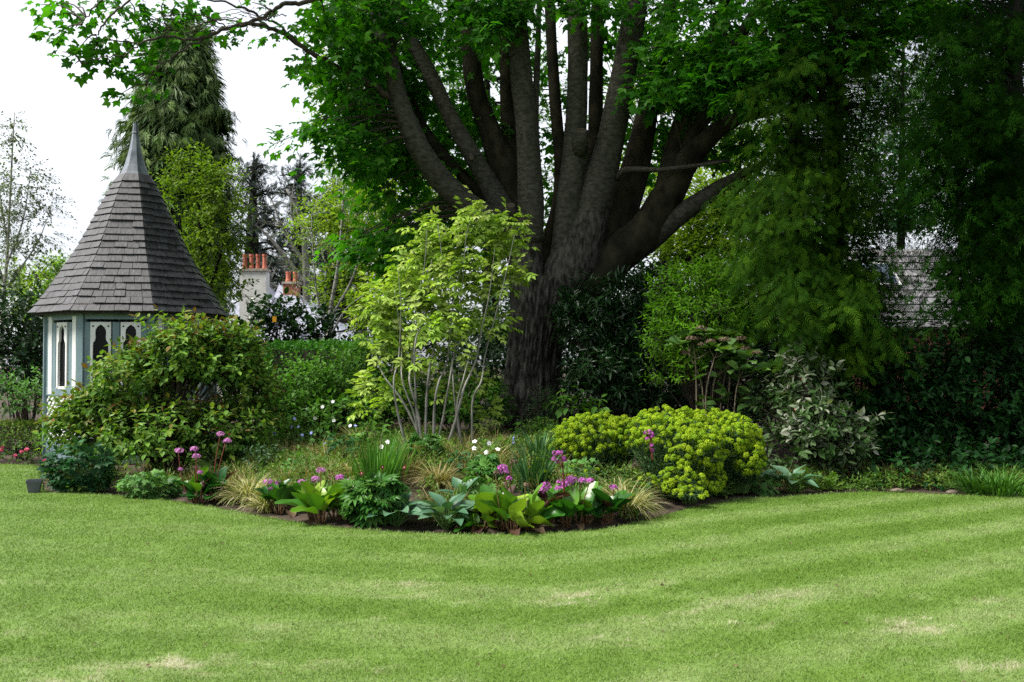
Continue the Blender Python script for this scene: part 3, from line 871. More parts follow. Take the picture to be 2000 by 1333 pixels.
a.box(ctr + nr_ * .08, (.86, 1.0, .1), rot); sk = a.obj('roof_window', M['render'], hs2)
a = Acc(); a.box(ctr + nr_ * .135, (.72, .86, .012), rot); a.obj('pane', M['skylight'], sk)
a = Acc(); a.tube([A + np.array([0, -.08, -.03]), B + np.array([0, -.08, -.03])], .05, 8); a.obj('gutter', M['dark wood'], hs2)

WY = 18.5
wc = P(1820, 700, WY); wc[2] = 0
gw = thing('garden_wall', 'red brick garden wall glimpsed over the top of the dark hedge', 'wall', wc)
zt = P(0, 686, WY)[2]; xa, xb = P(1640, 0, WY)[0], P(2060, 0, WY)[0]
a = Acc(); a.box(((xa + xb) / 2, WY + .1, zt / 2 - .02), (xb - xa, .19, zt)); a.obj('core', M['mortar'], gw)
a = Acc(); a.box((0, 0, 0), (.215, .2, .065)); bms = []
for q in (.1, .35, .6, .9):
    a = Acc(); a.box((0, 0, 0), (.213, .2, .064), None, q); bms.append(a.mesh('brick', M['brick']))
org = np.array(parent_world(gw))
for i in range(8):
    j = 0
    while xa + j * .225 < xb - .2:
        inst('brick', bms[rng.integers(4)], gw, tuple(np.array([xa + .11 + j * .225 + (.112 if i % 2 else 0), WY + .088 + rng.uniform(-.004, .004), zt - .03 - i * .075]) - org)); j += 1
a = Acc(); low = Acc()
for i in range(8, int(zt / .075)):
    j = 0
    while xa + j * .225 < xb - .2:
        low.box(np.array([xa + .11 + j * .225 + (.112 if i % 2 else 0), WY + .088, zt - .03 - i * .075]), (.213, .2, .064), None, rng.random()); j += 1
low.obj('brick', M['brick'], gw, kind='stuff')
# ================================================================== SYCAMORE
TY = 17.0
tb = P(1035, 800, TY); tb[2] = 0.2
syc = thing('sycamore_tree', 'huge many stemmed sycamore with grey limbs and leafy branches over the border', 'tree', tb)
LIMB_PTS = []
def limb(pts, mat, name='limb', sides=14, sub=6, wob=.10, par=None, keep=True, dY=0):
    W3 = np.array([P(u, v, Y + dY) for u, v, w_, Y in pts]); r_ = np.array([w_ * .93 * (Y + dY) / F / 2 for u, v, w_, Y in pts])
    a = Acc(); a.tube(W3, r_, sides, sub=sub, wob=wob)
    if keep:
        q, qr = resample(W3, r_, 6); LIMB_PTS.append(q)
    return a.obj(name, mat, par or syc, smooth=True)
# lower trunk with ridged bark as real relief, groove shade painted in too
base = [(1022, 905, 190, 17), (1026, 865, 158, 17), (1032, 820, 132, 17), (1037, 770, 116, 17), (1041, 720, 107, 17), (1046, 670, 106, 17), (1052, 620, 116, 17), (1060, 580, 128, 17.05), (1068, 545, 130, 17.1)]
W3 = np.array([P(u, v, Y) for u, v, w_, Y in base]); r_ = np.array([w_ * Y / F / 2 for u, v, w_, Y in base])
q, qr = resample(W3, r_, 16)
sides = 200
th = np.linspace(0, 2 * math.pi, sides, endpoint=False)
wave = np.array([[fbm(np.cos(t) * 7.5 + 20 + .25 * math.sin(z * 5), np.sin(t) * 7.5 + 20, z * 1.9, 4) for t in th] for z in q[:, 2]])
ridge = np.abs(wave - .5) * 2.4
rad = qr[:, None] * (1 + .10 * (fbm(np.cos(th)[None] * 1.3 + 5 + 0 * q[:, 2:3], np.sin(th)[None] * 1.3 + 5 + 0 * q[:, 2:3], q[:, 2:3] * .8, 3) - .5) * 2) + .05 * np.minimum(ridge * 2.2, 1) - .03
V = np.stack([q[:, 0:1] + rad * np.cos(th)[None], q[:, 1:2] + rad * np.sin(th)[None], np.repeat(q[:, 2:3], sides, 1)], -1)
i_ = np.arange(len(q) - 1)[:, None] * sides; j_ = np.arange(sides)[None]; k_ = (j_ + 1) % sides
a = Acc(); a.add(V.reshape(-1, 3), np.stack([i_ + j_, i_ + k_, i_ + sides + k_, i_ + sides + j_], -1).ravel(), np.full((len(q) - 1) * sides, 4), np.minimum(ridge * 1.6, 1).ravel())
a.obj('trunk', M['bark'], syc, smooth=True)
LIMB_PTS.append(q)
# right stem (rough, wide), left stem
limb([(1085, 600, 80, 17.0), (1108, 540, 104, 16.9), (1130, 490, 96, 16.85), (1152, 430, 78, 16.8), (1170, 385, 60, 16.8), (1182, 345, 40, 16.75)], M['bark'], sides=28, wob=.13)
limb([(1040, 640, 88, 16.95), (1030, 560, 78, 16.9), (1027, 500, 70, 16.9), (1032, 430, 66, 16.8)], M['bark'], sides=24, wob=.13)
# smooth grey limbs in front
limb([(1032, 470, 64, 16.8), (1036, 400, 56, 16.7), (1033, 330, 52, 16.7), (1028, 240, 48, 16.6), (1018, 150, 46, 16.6), (1010, 60, 46, 16.6), (1003, -20, 43, 16.6), (995, -140, 36, 16.7), (985, -300, 24, 17)], M['limb'], sides=18)
limb([(1095, 560, 58, 17), (1102, 470, 52, 16.8), (1112, 380, 50, 16.7), (1121, 300, 48, 16.7), (1127, 200, 45, 16.7), (1129, 100, 43, 16.7), (1124, -10, 42, 16.7), (1118, -140, 34, 16.8), (1108, -300, 22, 17)], M['limb'], sides=18)
limb([(1128, 500, 56, 16.9), (1150, 430, 70, 16.8), (1174, 350, 66, 16.68), (1196, 260, 56, 16.6), (1212, 170, 54, 16.6), (1230, 80, 52, 16.6), (1243, 0, 50, 16.6), (1262, -130, 40, 16.5), (1290, -300, 26, 16.3)], M['limb'], sides=18)
limb([(1048, 330, 16, 16.7), (1046, 220, 14, 16.8), (1050, 110, 13, 16.9), (1053, 0, 11, 17), (1058, -160, 8, 17)], M['limb'], sides=8)
limb([(1068, 570, 36, 17.2), (1072, 480, 32, 17.3), (1090, 400, 30, 17.2), (1094, 320, 26, 17.2), (1086, 220, 26, 17.4), (1078, 100, 24, 17.6), (1072, -20, 22, 17.8), (1060, -200, 14, 18)], M['shaded_limb'], sides=10)
# leaning limbs on the left
limb([(1022, 520, 60, 17.1), (1000, 455, 58, 17.0), (950, 425, 54, 16.8), (905, 395, 52, 16.6), (860, 350, 50, 16.4), (822, 295, 47, 16.2), (796, 240, 44, 16.1), (775, 180, 38, 16.1), (760, 110, 36, 16.1), (742, 40, 35, 16.2), (725, -40, 33, 16.3), (700, -180, 24, 16.4)], M['limb'], sides=18)
limb([(1012, 480, 70, 17.3), (985, 415, 56, 17.3), (955, 360, 44, 17.3), (920, 300, 38, 17.2), (880, 230, 34, 17.2), (842, 150, 31, 17.2), (805, 80, 28, 17.3), (776, 10, 25, 17.4), (745, -100, 18, 17.6)], M['limb'], sides=14)
limb([(1015, 480, 90, 17.5), (1003, 400, 84, 17.6), (982, 320, 66, 17.7), (955, 250, 46, 17.8), (930, 180, 42, 17.9), (918, 90, 38, 18), (908, 0, 34, 18.1), (895, -150, 24, 18.3)], M['shaded_limb'], sides=16)
limb([(1005, 420, 50, 17.8), (1000, 320, 40, 17.8), (992, 220, 32, 17.9), (988, 120, 28, 18), (984, 10, 26, 18.1), (975, -150, 18, 18.3)], M['shaded_limb'], sides=12)
limb([(960, 400, 22, 17.6), (890, 330, 22, 17.7), (840, 270, 22, 17.8), (815, 225, 20, 17.9), (780, 140, 16, 18), (760, 60, 12, 18.2)], M['shaded_limb'], sides=8)
# dark limbs behind
limb([(1145, 420, 40, 17.6), (1160, 300, 34, 17.9), (1164, 180, 30, 18), (1166, 60, 28, 18.1), (1168, -60, 26, 18.2), (1172, -220, 16, 18.4)], M['shaded_limb'], sides=10)
limb([(1150, 500, 92, 17.2), (1200, 430, 84, 17.3), (1232, 360, 66, 17.4), (1252, 280, 52, 17.5), (1270, 190, 44, 17.6), (1292, 100, 38, 17.7), (1310, 10, 34, 17.8), (1340, -160, 28, 18)], M['shaded_limb'], sides=16)
limb([(1120, 580, 104, 17.1), (1190, 510, 92, 17.0), (1262, 450, 78, 16.8), (1306, 380, 66, 16.6), (1340, 320, 54, 16.4), (1390, 265, 38, 16.1), (1440, 232, 30, 15.8), (1500, 218, 20, 15.5), (1570, 205, 12, 15.2)], M['shaded_limb'], sides=18)
limb([(1300, 390, 56, 16.7), (1318, 300, 48, 16.8), (1345, 220, 48, 16.9), (1378, 140, 42, 17), (1405, 60, 36, 17.1), (1430, -40, 30, 17.2), (1470, -200, 18, 17.3)], M['shaded_limb'], sides=14)
limb([(1340, 330, 46, 16.5), (1360, 250, 38, 16.6), (1390, 200, 40, 16.7), (1420, 120, 30, 16.8), (1470, 30, 22, 16.8), (1520, -60, 14, 16.8)], M['shaded_limb'], sides=12)
limb([(1255, 470, 66, 16.9), (1320, 425, 44, 16.6), (1385, 380, 34, 16.4), (1440, 345, 22, 16.2), (1500, 315, 12, 16)], M['limb'], sides=12)
limb([(1205, 350, 14, 16.6), (1222, 332, 12, 16.4), (1290, 332, 11, 16.2), (1350, 325, 9, 16), (1410, 317, 7, 15.8)], M['limb'], sides=7)
limb([(1300, 330, 9, 16.5), (1360, 318, 9, 16.4), (1430, 315, 7, 16.2)], M['limb'], sides=6)
limb([(1270, 225, 16, 17), (1310, 185, 14, 16.9), (1350, 155, 12, 16.8), (1400, 110, 9, 16.7)], M['shaded_limb'], sides=7)
# sawn stubs and the bare patch where bark has gone
def stub(u, v, w_, Y, du, dv, mat=M['limb']):
    A = P(u, v, Y); B = P(u + du, v + dv, Y - .22)
    r0 = w_ * Y / F / 2
    a = Acc(); a.tube([A, (A + B) / 2, B], [r0 * 1.15, r0 * 1.02, r0], 14, wob=.08); o = a.obj('stub', mat, syc, smooth=True)
    d = (B - A) / np.linalg.norm(B - A)
    a = Acc(); a.tube([B - d * .005, B + d * .012], [r0 * .86, r0 * .8], 14); a.obj('cut_face', M['cut wood'], o)
stub(1131, 300, 30, 16.62, 4, -44); stub(921, 305, 12, 17.05, 0, 3); stub(996, 428, 18, 16.7, 2, -26)
# overhanging branch system on the left, reaching towards the camera
OB = []
def twigline(pts, k0=True):
    W3 = np.array([P(u, v, Y) for u, v, w_, Y in pts]); r_ = np.array([max(w_, 1.3) * Y / F / 2 for u, v, w_, Y in pts])
    q, qr = resample(W3, r_, 5); q[1:-1] += rng.normal(size=(len(q) - 2, 3)) * .012
    OB.append((q, qr)); LIMB_PTS.append(q)
twigline([(768, 196, 16, 16.1), (735, 172, 14, 15.9), (690, 145, 13, 15.6), (640, 122, 11, 15.3), (600, 99, 10, 15), (545, 62, 9, 14.7), (500, 50, 8.5, 14.5), (460, 50, 8, 14.4), (415, 68, 7, 14.2), (370, 78, 6, 14), (320, 72, 5, 13.8), (270, 84, 3.5, 13.6), (215, 78, 2.5, 13.5)])
twigline([(415, 68, 5, 14.2), (370, 90, 4.5, 14), (330, 118, 4, 13.9), (300, 140, 3, 13.8), (285, 165, 2, 13.7)])
twigline([(645, -10, 11, 15), (600, 4, 9, 14.9), (560, 8, 9, 14.8), (535, 18, 8, 14.7), (515, 35, 8, 14.6), (480, 46, 7, 14.5), (460, 50, 7, 14.4)])
twigline([(515, 35, 6, 14.6), (480, 18, 5, 14.4), (430, 5, 4, 14.3), (380, -10, 3, 14.2)])
twigline([(600, 99, 7, 15), (570, 75, 6, 14.9), (540, 45, 5, 14.8), (520, 38, 4, 14.6)])
twigline([(275, -10, 5, 13.6), (235, 12, 4, 13.5), (205, 45, 4, 13.4), (192, 65, 3, 13.4), (189, 84, 2, 13.4)])
twigline([(205, -8, 4, 13.4), (182, 18, 3, 13.3), (160, 48, 2, 13.3)])
twigline([(320, 72, 3, 13.8), (325, 45, 3, 13.7), (310, 20, 2, 13.6)])
twigline([(270, 84, 3, 13.6), (240, 110, 3, 13.5), (200, 112, 2, 13.4), (160, 125, 2, 13.4)])
twigline([(440, 52, 3, 14.3), (410, 35, 3, 14.2), (370, 28, 2, 14.1), (320, 30, 2, 13.9)])
twigline([(480, 46, 3, 14.5), (430, 38, 3, 14.3), (390, 48, 2.5, 14.1), (350, 62, 2, 13.9)])
for A_ in range(16):
    u = rng.uniform(330, 560); v = np.interp(u, [330, 460, 560], [75, 48, 50]) + rng.uniform(-22, 10)
    twigline([(u, v, 2.4, 14.3), (u - 25, v - rng.uniform(-8, 16), 2, 14.2), (u - 60, v - rng.uniform(-14, 26), 1.4, 14.1), (u - 95, v - rng.uniform(-20, 34), 1.2, 14)])
a = Acc()
for q, qr in OB: a.tube(q, qr, 6)
# leaf sprays: (centre, radius)
CL = []
for (u, v) in [(90, 8), (112, 28), (155, 12), (150, 52), (112, 70), (130, 100), (150, 122), (190, 100), (165, 85), (240, 58), (255, 25), (290, 48), (300, 88), (330, 40), (250, 108), (268, 150), (245, 182), (285, 176), (365, 14), (235, 130),
               (200, 78), (285, 20), (345, 8), (310, 5), (225, 5), (270, 78), (320, 66), (430, 42), (485, 68), (530, 62), (552, 52), (420, 62), (592, 132), (355, 40), (120, 4), (300, 120), (590, 112), (500, 8), (210, 120), (260, 5), (380, 5), (300, 66)]:
    CL.append((P(u, v, 13.4 + (u - 90) / 500 * 1.5), .27, 13, .9))
for (u, v) in [(545, 284), (580, 262), (600, 248), (628, 262), (645, 285), (640, 240), (665, 265), (690, 250), (660, 300)]:
    CL.append((P(u, v, 15.3), .33, 20, 1))
def region(n, u0, v0, u1, v1, Y0, Y1, r0=.35, r1=.6, m=40, sz=1.0):
    for _ in range(n):
        CL.append((P(rng.uniform(u0, u1), rng.uniform(v0, v1), rng.uniform(Y0, Y1)), rng.uniform(r0, r1), m, sz))
region(24, 625, -40, 715, 150, 15.2, 17.5); region(18, 700, -40, 800, 150, 16.9, 18.8); region(22, 615, 130, 725, 330, 15.4, 17.5); region(22, 710, 130, 800, 330, 16.9, 18.8); region(7, 720, -20, 830, 60, 15.4, 15.9); region(12, 690, 290, 830, 400, 16.8, 18.5)
region(60, 760, 20, 1010, 330, 17.8, 20.5); region(16, 800, -20, 1000, 60, 15.4, 17); region(20, 800, 330, 960, 480, 18, 20)
region(7, 680, 450, 760, 520, 15.6, 17); region(10, 780, 440, 900, 530, 18, 19.5)
region(26, 1030, 30, 1260, 420, 18.3, 20.5); region(12, 980, -30, 1280, 40, 15.4, 16.4)
region(46, 1255, -30, 1500, 190, 14.6, 17.5); region(34, 1290, 60, 1480, 300, 16.6, 19); region(44, 1470, -40, 1760, 130, 13.8, 16.5); region(10, 1700, -20, 1850, 60, 14, 15.5)
region(16, 1390, 100, 1560, 200, 14, 15.5, .3, .5)
for (u, v) in [(700, 470), (735, 482), (680, 490), (760, 470), (722, 455), (1240, 180), (1260, 170), (1330, 165), (1300, 205)]:
    CL.append((P(u, v, 16.0), .35, 12, 1))
# crown above the picture
for _ in range(760):
    z = rng.uniform(8.4, 17); t = (z - 8.4) / 8.6
    rad_ = 7.5 * math.sqrt(max(0, 1 - t ** 2)) * rng.uniform(.35, 1) ** .5; th_ = rng.uniform(0, 6.283)
    p = np.array([1.2 + rad_ * math.cos(th_) * 1.1, 17.3 + rad_ * math.sin(th_) * .85, z])
    if p[0] < 0 and rng.random() < .35: continue
    if p[2] > 1.5 + (HOR + 40) / F * p[1]: CL.append((p, rng.uniform(.6, .95), 15, 2.0))
pos, D, N, S, rn = [], [], [], [], []
allp = np.concatenate(LIMB_PTS)
br = a
for c, r_, m, sz in CL:
    d = allp - c; i_ = np.argmin((d * d).sum(1) + np.where(allp[:, 2] > c[2] + .6, 4, 0))
    root = allp[i_]; away = c - root; away[2] = 0
    if np.linalg.norm(away) < .2: away = rng.normal(size=3); away[2] = 0
    away = away / np.linalg.norm(away)
    if sz < 1.5:
        md = (root + c) / 2 + np.array([0, 0, .12 * np.linalg.norm(c - root)])
        br.tube([root, md, c + away * r_ * .3], [.016, .010, .005], 5, sub=3, cap=False)
    nn = max(4, int(m * rng.uniform(.75, 1.3)))
    th_ = rng.random(nn) * 6.283; rr_ = r_ * np.sqrt(rng.random(nn))
    o = np.stack([np.cos(th_) * rr_, np.sin(th_) * rr_, rng.normal(size=nn) * .10 * r_ / .4 - .25 * rr_ * rr_ / r_], 1)
    pos.append(c + o)
    dd = o + away * r_ * .6 + rng.normal(size=(nn, 3)) * .12; dd[:, 2] -= .30 * r_ + rng.random(nn) * .35 * r_
    D.append(dd); N.append(np.array([0, 0, 1.0]) + rng.normal(size=(nn, 3)) * .38 + away * .15)
    S.append(rng.uniform(.085, .22, nn) * sz); rn.append(np.clip(rng.random(nn) * .8 + rng.uniform(0, .2), 0, 1))
br.obj('branch', M['twig'], syc, smooth=True, kind='stuff')
pos, D, N, S, rn = map(np.concatenate, (pos, D, N, S, rn))
leaves(syc, MAPLE, M['sycamore'], pos, D, N, S, rn, nparts=300, rest='crown')

# ================================================================== generic trees
def tree(name, label, base, tips, mat_leaf, mat_wood, clusters, leaf, tm=OVATE, m=7, tl=.5, group=None, wood_r=.09, spread=.9, droop=.3, rnd=(0, 1), nparts=0, part='leaf', cat='tree', up=.5, limb_n=26, sag=.2, fork=.35, trunk_name='trunk'):
    """base point, list of leader lines (lists of points), clusters as (centre, radii, shoots)"""
    if base[1] > 23 and tm is OVATE: tm = KITE; leaf = leaf * 1.12      # far leaves: fewer faces
    t = thing(name, label, cat, base, group)
    a = Acc(); lp = []
    for pts, r0 in tips:
        pts = np.array(pts); q, qr = resample(pts, np.linspace(r0, r0 * .22, len(pts)), 6)
        a.tube(q, qr, 9, wob=.08); lp.append(q)
    a.obj(trunk_name, mat_wood, t, smooth=True)
    lp = np.concatenate(lp); ac = Acc()
    po, Do, No, So, Ro = [], [], [], [], []
    for c, rad_, M_ in clusters:
        b, d = lumpy(c, rad_, M_, amp=.35, inner=.55, zmin=-.75)
        d = nrm(d + np.array([0, 0, up]))
        x = twigs(b, d, tl, m, leaf, spread=spread, droop=droop, sag=sag)
        po.append(x[0]); Do.append(x[1]); No.append(x[2]); So.append(x[3]); Ro.append(np.clip(rng.random(len(b)) * .55 + rng.random() * .1, 0, 1)[x[4]] + rng.random(len(x[4])) * .35)
        stems_acc(ac, b, d, tl, .004 + .0 * M_, sag)
        for i in rng.choice(len(b), min(len(b), limb_n), replace=False):
            low = lp[lp[:, 2] < b[i][2] + .05]
            if not len(low): continue
            k_ = np.argmin(((low - b[i]) ** 2).sum(1) + .0); root = low[k_]
            md = root + (b[i] - root) * .5 + np.array([0, 0, -.05 * np.linalg.norm(b[i] - root)])
            ac.tube([root, md, b[i]], [wood_r * .22, wood_r * .14, wood_r * .05], 5, sub=3, cap=False)
    ac.obj('branch', mat_wood, t, kind='stuff')
    po, Do, No, So, Ro = map(np.concatenate, (po, Do, No, So, Ro))
    Ro = rnd[0] + (rnd[1] - rnd[0]) * np.clip(Ro, 0, 1)
    leaves(t, tm, mat_leaf, po, Do, No, So, Ro, nparts=nparts, part=part, rest='crown')
    return t
def line(*p): return [P(u, v, Y) for u, v, Y in p]
def cl(u, v, Y, ru, rv, n, rd=None):
    k = Y / F
    return (P(u, v, Y), (ru * k, (rd or ru) * k, rv * k), n)
def gb(u, Y, z=0.0):
    p = P(u, 700, Y); p[2] = z; return p

# tall drooping conifer behind the gazebo
CY_ = 31.0
ct = thing('conifer_tree', 'tall olive green conifer with drooping plumes behind the spire', 'tree', gb(335, CY_))
a = Acc(); a.tube([gb(335, CY_), P(340, 300, CY_), P(355, 60, CY_)], [.45, .3, .04], 10, sub=5); a.obj('trunk', M['dark bark'], ct, smooth=True)
ph_ = [40, 62, 90, 150, 220, 290, 360, 450, 560, 680]; pw_ = [1, 18, 38, 76, 102, 112, 116, 118, 116, 108]
nb_ = 330
bv = rng.uniform(44, 650, nb_) ; bt = rng.random(nb_) * 6.283; bf = rng.uniform(.72, 1.05, nb_); bs_ = rng.uniform(.7, 1.25, nb_)
k_ = np.repeat(np.arange(nb_), 30); n = len(k_)
hw = np.interp(bv, ph_, pw_) * bf * CY_ / F
bc = np.array([P(330 + (640 - v_) * .045, v_, CY_) for v_ in bv]) + np.stack([np.cos(bt) * hw, np.sin(bt) * hw, 0 * hw], 1)
out_ = np.stack([np.cos(bt), np.sin(bt), 0 * bt], 1)[k_]; tan_ = np.stack([-np.sin(bt), np.cos(bt), 0 * bt], 1)[k_]
s1 = rng.normal(size=n) * .38 * bs_[k_]; s2 = rng.uniform(-.9, .1, n)
pos = bc[k_] + tan_ * s1[:, None] + out_ * s2[:, None] + np.stack([0 * s1, 0 * s1, -.45 * s1 ** 2 - .25 * (s2 + .5) ** 2 + rng.normal(size=n) * .07], 1)
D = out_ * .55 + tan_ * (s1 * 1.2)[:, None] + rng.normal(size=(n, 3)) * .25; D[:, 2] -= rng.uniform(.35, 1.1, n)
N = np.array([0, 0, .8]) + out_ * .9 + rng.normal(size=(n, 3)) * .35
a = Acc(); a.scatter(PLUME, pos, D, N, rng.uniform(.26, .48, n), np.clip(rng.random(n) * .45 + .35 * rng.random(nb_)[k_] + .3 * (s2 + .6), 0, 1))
n2 = 1600
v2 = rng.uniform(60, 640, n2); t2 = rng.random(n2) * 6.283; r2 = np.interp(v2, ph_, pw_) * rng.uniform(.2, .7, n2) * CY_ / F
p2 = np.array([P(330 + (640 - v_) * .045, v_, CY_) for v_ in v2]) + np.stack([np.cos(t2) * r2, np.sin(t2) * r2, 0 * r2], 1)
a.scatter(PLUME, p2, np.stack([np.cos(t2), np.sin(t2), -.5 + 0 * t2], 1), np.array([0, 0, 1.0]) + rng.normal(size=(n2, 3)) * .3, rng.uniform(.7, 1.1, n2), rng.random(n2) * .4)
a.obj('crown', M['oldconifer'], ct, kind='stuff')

# yellow green maple behind the gazebo
tree('maple_tree', 'airy yellow green maple standing behind the gazebo roof', gb(395, 20.5), [(line((398, 700, 20.5), (396, 560, 20.5), (390, 430, 20.5), (378, 320, 20.5)), .07), (line((396, 600, 20.5), (430, 500, 20.3), (450, 400, 20.2)), .04), (line((396, 580, 20.5), (360, 480, 20.7), (345, 380, 20.7)), .04)],
     M['acer'], M['dark bark'], [cl(372, 350, 20.5, 52, 48, 130), cl(430, 385, 20.3, 50, 55, 130), cl(360, 440, 20.5, 55, 60, 130), cl(425, 470, 20.2, 55, 65, 170), cl(420, 560, 20.3, 50, 60, 140), cl(360, 540, 20.6, 50, 60, 90)], .085, tm=OVATE, m=8, tl=.42, spread=.8, wood_r=.05)
# slender birch at the left edge
tree('birch_tree', 'slender pale barked birch with sparse leaves against the sky left of the gazebo', gb(6, 20), [(line((2, 740, 20), (6, 600, 20), (14, 500, 20), (20, 380, 20), (28, 220, 20)), .05), (line((12, 520, 20), (45, 430, 19.9), (60, 330, 19.9)), .025), (line((14, 560, 20), (70, 480, 20), (95, 420, 20)), .022), (line((10, 560, 20), (-30, 430, 20), (-40, 300, 20)), .03), (line((16, 480, 20), (0, 380, 20), (-5, 290, 20)), .022)],
     M['birchleaf'], M['birch'], [cl(25, 265, 20, 18, 45, 50), cl(45, 360, 20, 42, 55, 110), cl(60, 450, 20, 48, 60, 120), cl(0, 400, 20, 40, 80, 120), cl(55, 520, 20, 45, 40, 70), cl(-20, 480, 20, 45, 70, 80), cl(95, 395, 20, 18, 40, 24)], .06, m=8, tl=.4, up=.1, sag=.5, spread=.7, droop=.5, wood_r=.03, limb_n=16)
# far trees, low on the left
tree('broadleaf_tree', 'hazy olive green tree low against the sky behind the birch', gb(60, 48), [(line((60, 700, 48), (60, 600, 48), (62, 540, 48)), .25)], M['bright'], M['dark bark'], [cl(60, 590, 48, 70, 45, 160), cl(120, 545, 47, 32, 45, 90), cl(20, 560, 47, 40, 40, 80), cl(95, 600, 46, 60, 40, 90)], .22, m=7, tl=.8)
tree('broadleaf_tree', 'small bright green tree just left of the gazebo eaves', gb(118, 26), [(line((118, 700, 26), (118, 600, 26), (122, 540, 26)), .12)], M['midgreen'], M['dark bark'], [cl(118, 560, 26, 26, 55, 80), cl(100, 620, 26, 40, 40, 60)], .12, m=7, tl=.45)
# cedars far behind
def cedar(u, top, w_, Y, label, seed):
    t = thing('cedar_tree', label, 'tree', gb(u, Y), 'far dark cedars')
    a = Acc(); a.tube([gb(u, Y), P(u, 500, Y), P(u + 4, top, Y)], [.5, .35, .03], 9, sub=5)
    a.obj('trunk', M['dark bark'], t, smooth=True)
    ac = Acc(); ps = []
    for k in range(44):
        v = top + 25 + (640 - top) * (k / 44) ** .9; th = rng.random() * 6.283
        L_ = w_ * Y / F * min(1, .18 + 1.2 * (v - top) / 330) * rng.uniform(.6, 1.1)
        A = P(u + 2, v, Y); d = np.array([math.cos(th), math.sin(th), 0])
        B = A + d * L_ + np.array([0, 0, rng.uniform(-.3, .5)])
        ac.tube([A, (A + B) / 2 + np.array([0, 0, .2]), B], [.07, .05, .02], 5, sub=3, cap=False)
        m = int(36 * L_ / 2) + 14
        tt = rng.uniform(.15, 1.05, m)
        ps.append(A + (B - A) * tt[:, None] + np.stack([rng.normal(size=m) * .32, rng.normal(size=m) * .32, rng.normal(size=m) * .09 + .15], 1))
    m = 60; zz_ = rng.random(m); ps.append(np.array([P(u + 4, top + 60 * z_, Y) for z_ in zz_]) + rng.normal(size=(m, 3)) * (.05 + .22 * zz_)[:, None])
    ac.obj('branch', M['dark bark'], t, kind='stuff')
    ps = np.concatenate(ps); n = len(ps)
    a = Acc(); a.scatter(PLUME, ps, rng.normal(size=(n, 3)) + np.array([0, 0, .2]), np.array([0, 0, 1.0]) + rng.normal(size=(n, 3)) * .5, rng.uniform(.3, .6, n), rng.random(n))
    a.obj('crown', M['cedar'], t, kind='stuff')
cedar(492, 305, 95, 46, 'far dark conifer with a thin leader beside the tall olive conifer', 1)
cedar(582, 310, 110, 50, 'far dark conifer just above the pair of house chimneys', 2)
cedar(650, 350, 100, 54, 'far dark conifer half hidden by the white stemmed tree', 3)
tree('bare_tree', 'bare grey twiggy tree behind the clay chimney pots', gb(600, 40), [(line((600, 700, 40), (598, 560, 40), (590, 440, 40), (560, 370, 40)), .2), (line((598, 560, 40), (540, 480, 40), (500, 440, 40)), .12), (line((598, 520, 40), (560, 460, 40), (530, 390, 40)), .1), (line((598, 600, 40), (540, 560, 40), (500, 540, 40)), .1), (line((596, 480, 40), (570, 420, 40), (575, 350, 40)), .08)],
     M['birchleaf'], M['pale stem'], [cl(555, 430, 40, 60, 70, 40), cl(540, 510, 40, 50, 45, 30)], .10, m=1, tl=.8, wood_r=.16, limb_n=40)

# bright spring trees behind the sycamore
tree('broadleaf_tree', 'tall pale leafed tree at the edge of the sky behind the left sycamore limbs', gb(700, 30), [(line((705, 700, 30), (700, 450, 30), (690, 200, 30), (680, 20, 30)), .22), (line((700, 420, 30), (740, 250, 30), (760, 80, 30)), .14)],
     M['bright'], M['pale stem'], [cl(672, 60, 30, 60, 70, 130), cl(655, 160, 30, 55, 60, 110), cl(665, 250, 30, 60, 60, 120), cl(700, 330, 30, 70, 60, 150), cl(745, 150, 31, 80, 120, 150), cl(720, 240, 31, 80, 80, 130)], .125, m=7, tl=.55, up=.3)
tree('broadleaf_tree', 'mid green tree filling the gap below the left sycamore limbs', gb(760, 27), [(line((760, 700, 27), (765, 500, 27), (770, 330, 27)), .25)],
     M['bright'], M['dark bark'], [cl(735, 420, 27, 70, 70, 190), cl(800, 380, 27, 90, 80, 220), cl(850, 470, 27, 70, 80, 170), cl(770, 520, 26, 90, 70, 220), cl(900, 420, 28, 70, 70, 140)], .15, m=7, tl=.55)
tree('broadleaf_tree', 'leafy tree closing the view between the upright sycamore limbs', gb(960, 30), [(line((960, 700, 30), (955, 400, 30), (950, 100, 30)), .3)],
     M['midgreen'], M['dark bark'], [cl(860, 200, 30, 90, 100, 200), cl(960, 120, 31, 110, 110, 230), cl(900, 330, 30, 100, 90, 200), cl(1060, 330, 31, 80, 110, 190), cl(1070, 480, 29, 70, 70, 150), cl(820, 60, 30, 90, 80, 150), cl(1100, 200, 32, 60, 80, 60)], .17, m=7, tl=.6)
tree('broadleaf_tree', 'sunny yellow green tree glimpsed through the forks of the big right limbs', gb(1300, 30), [(line((1300, 700, 30), (1300, 500, 30), (1290, 300, 30)), .3)],
     M['bright'], M['dark bark'], [cl(1240, 360, 30, 60, 60, 200), cl(1330, 390, 29, 70, 60, 240), cl(1400, 300, 31, 90, 70, 260), cl(1370, 470, 29, 90, 50, 240), cl(1330, 180, 32, 90, 80, 240), cl(1430, 400, 29, 70, 60, 200), cl(1220, 200, 33, 50, 90, 60)], .15, m=7, tl=.55)
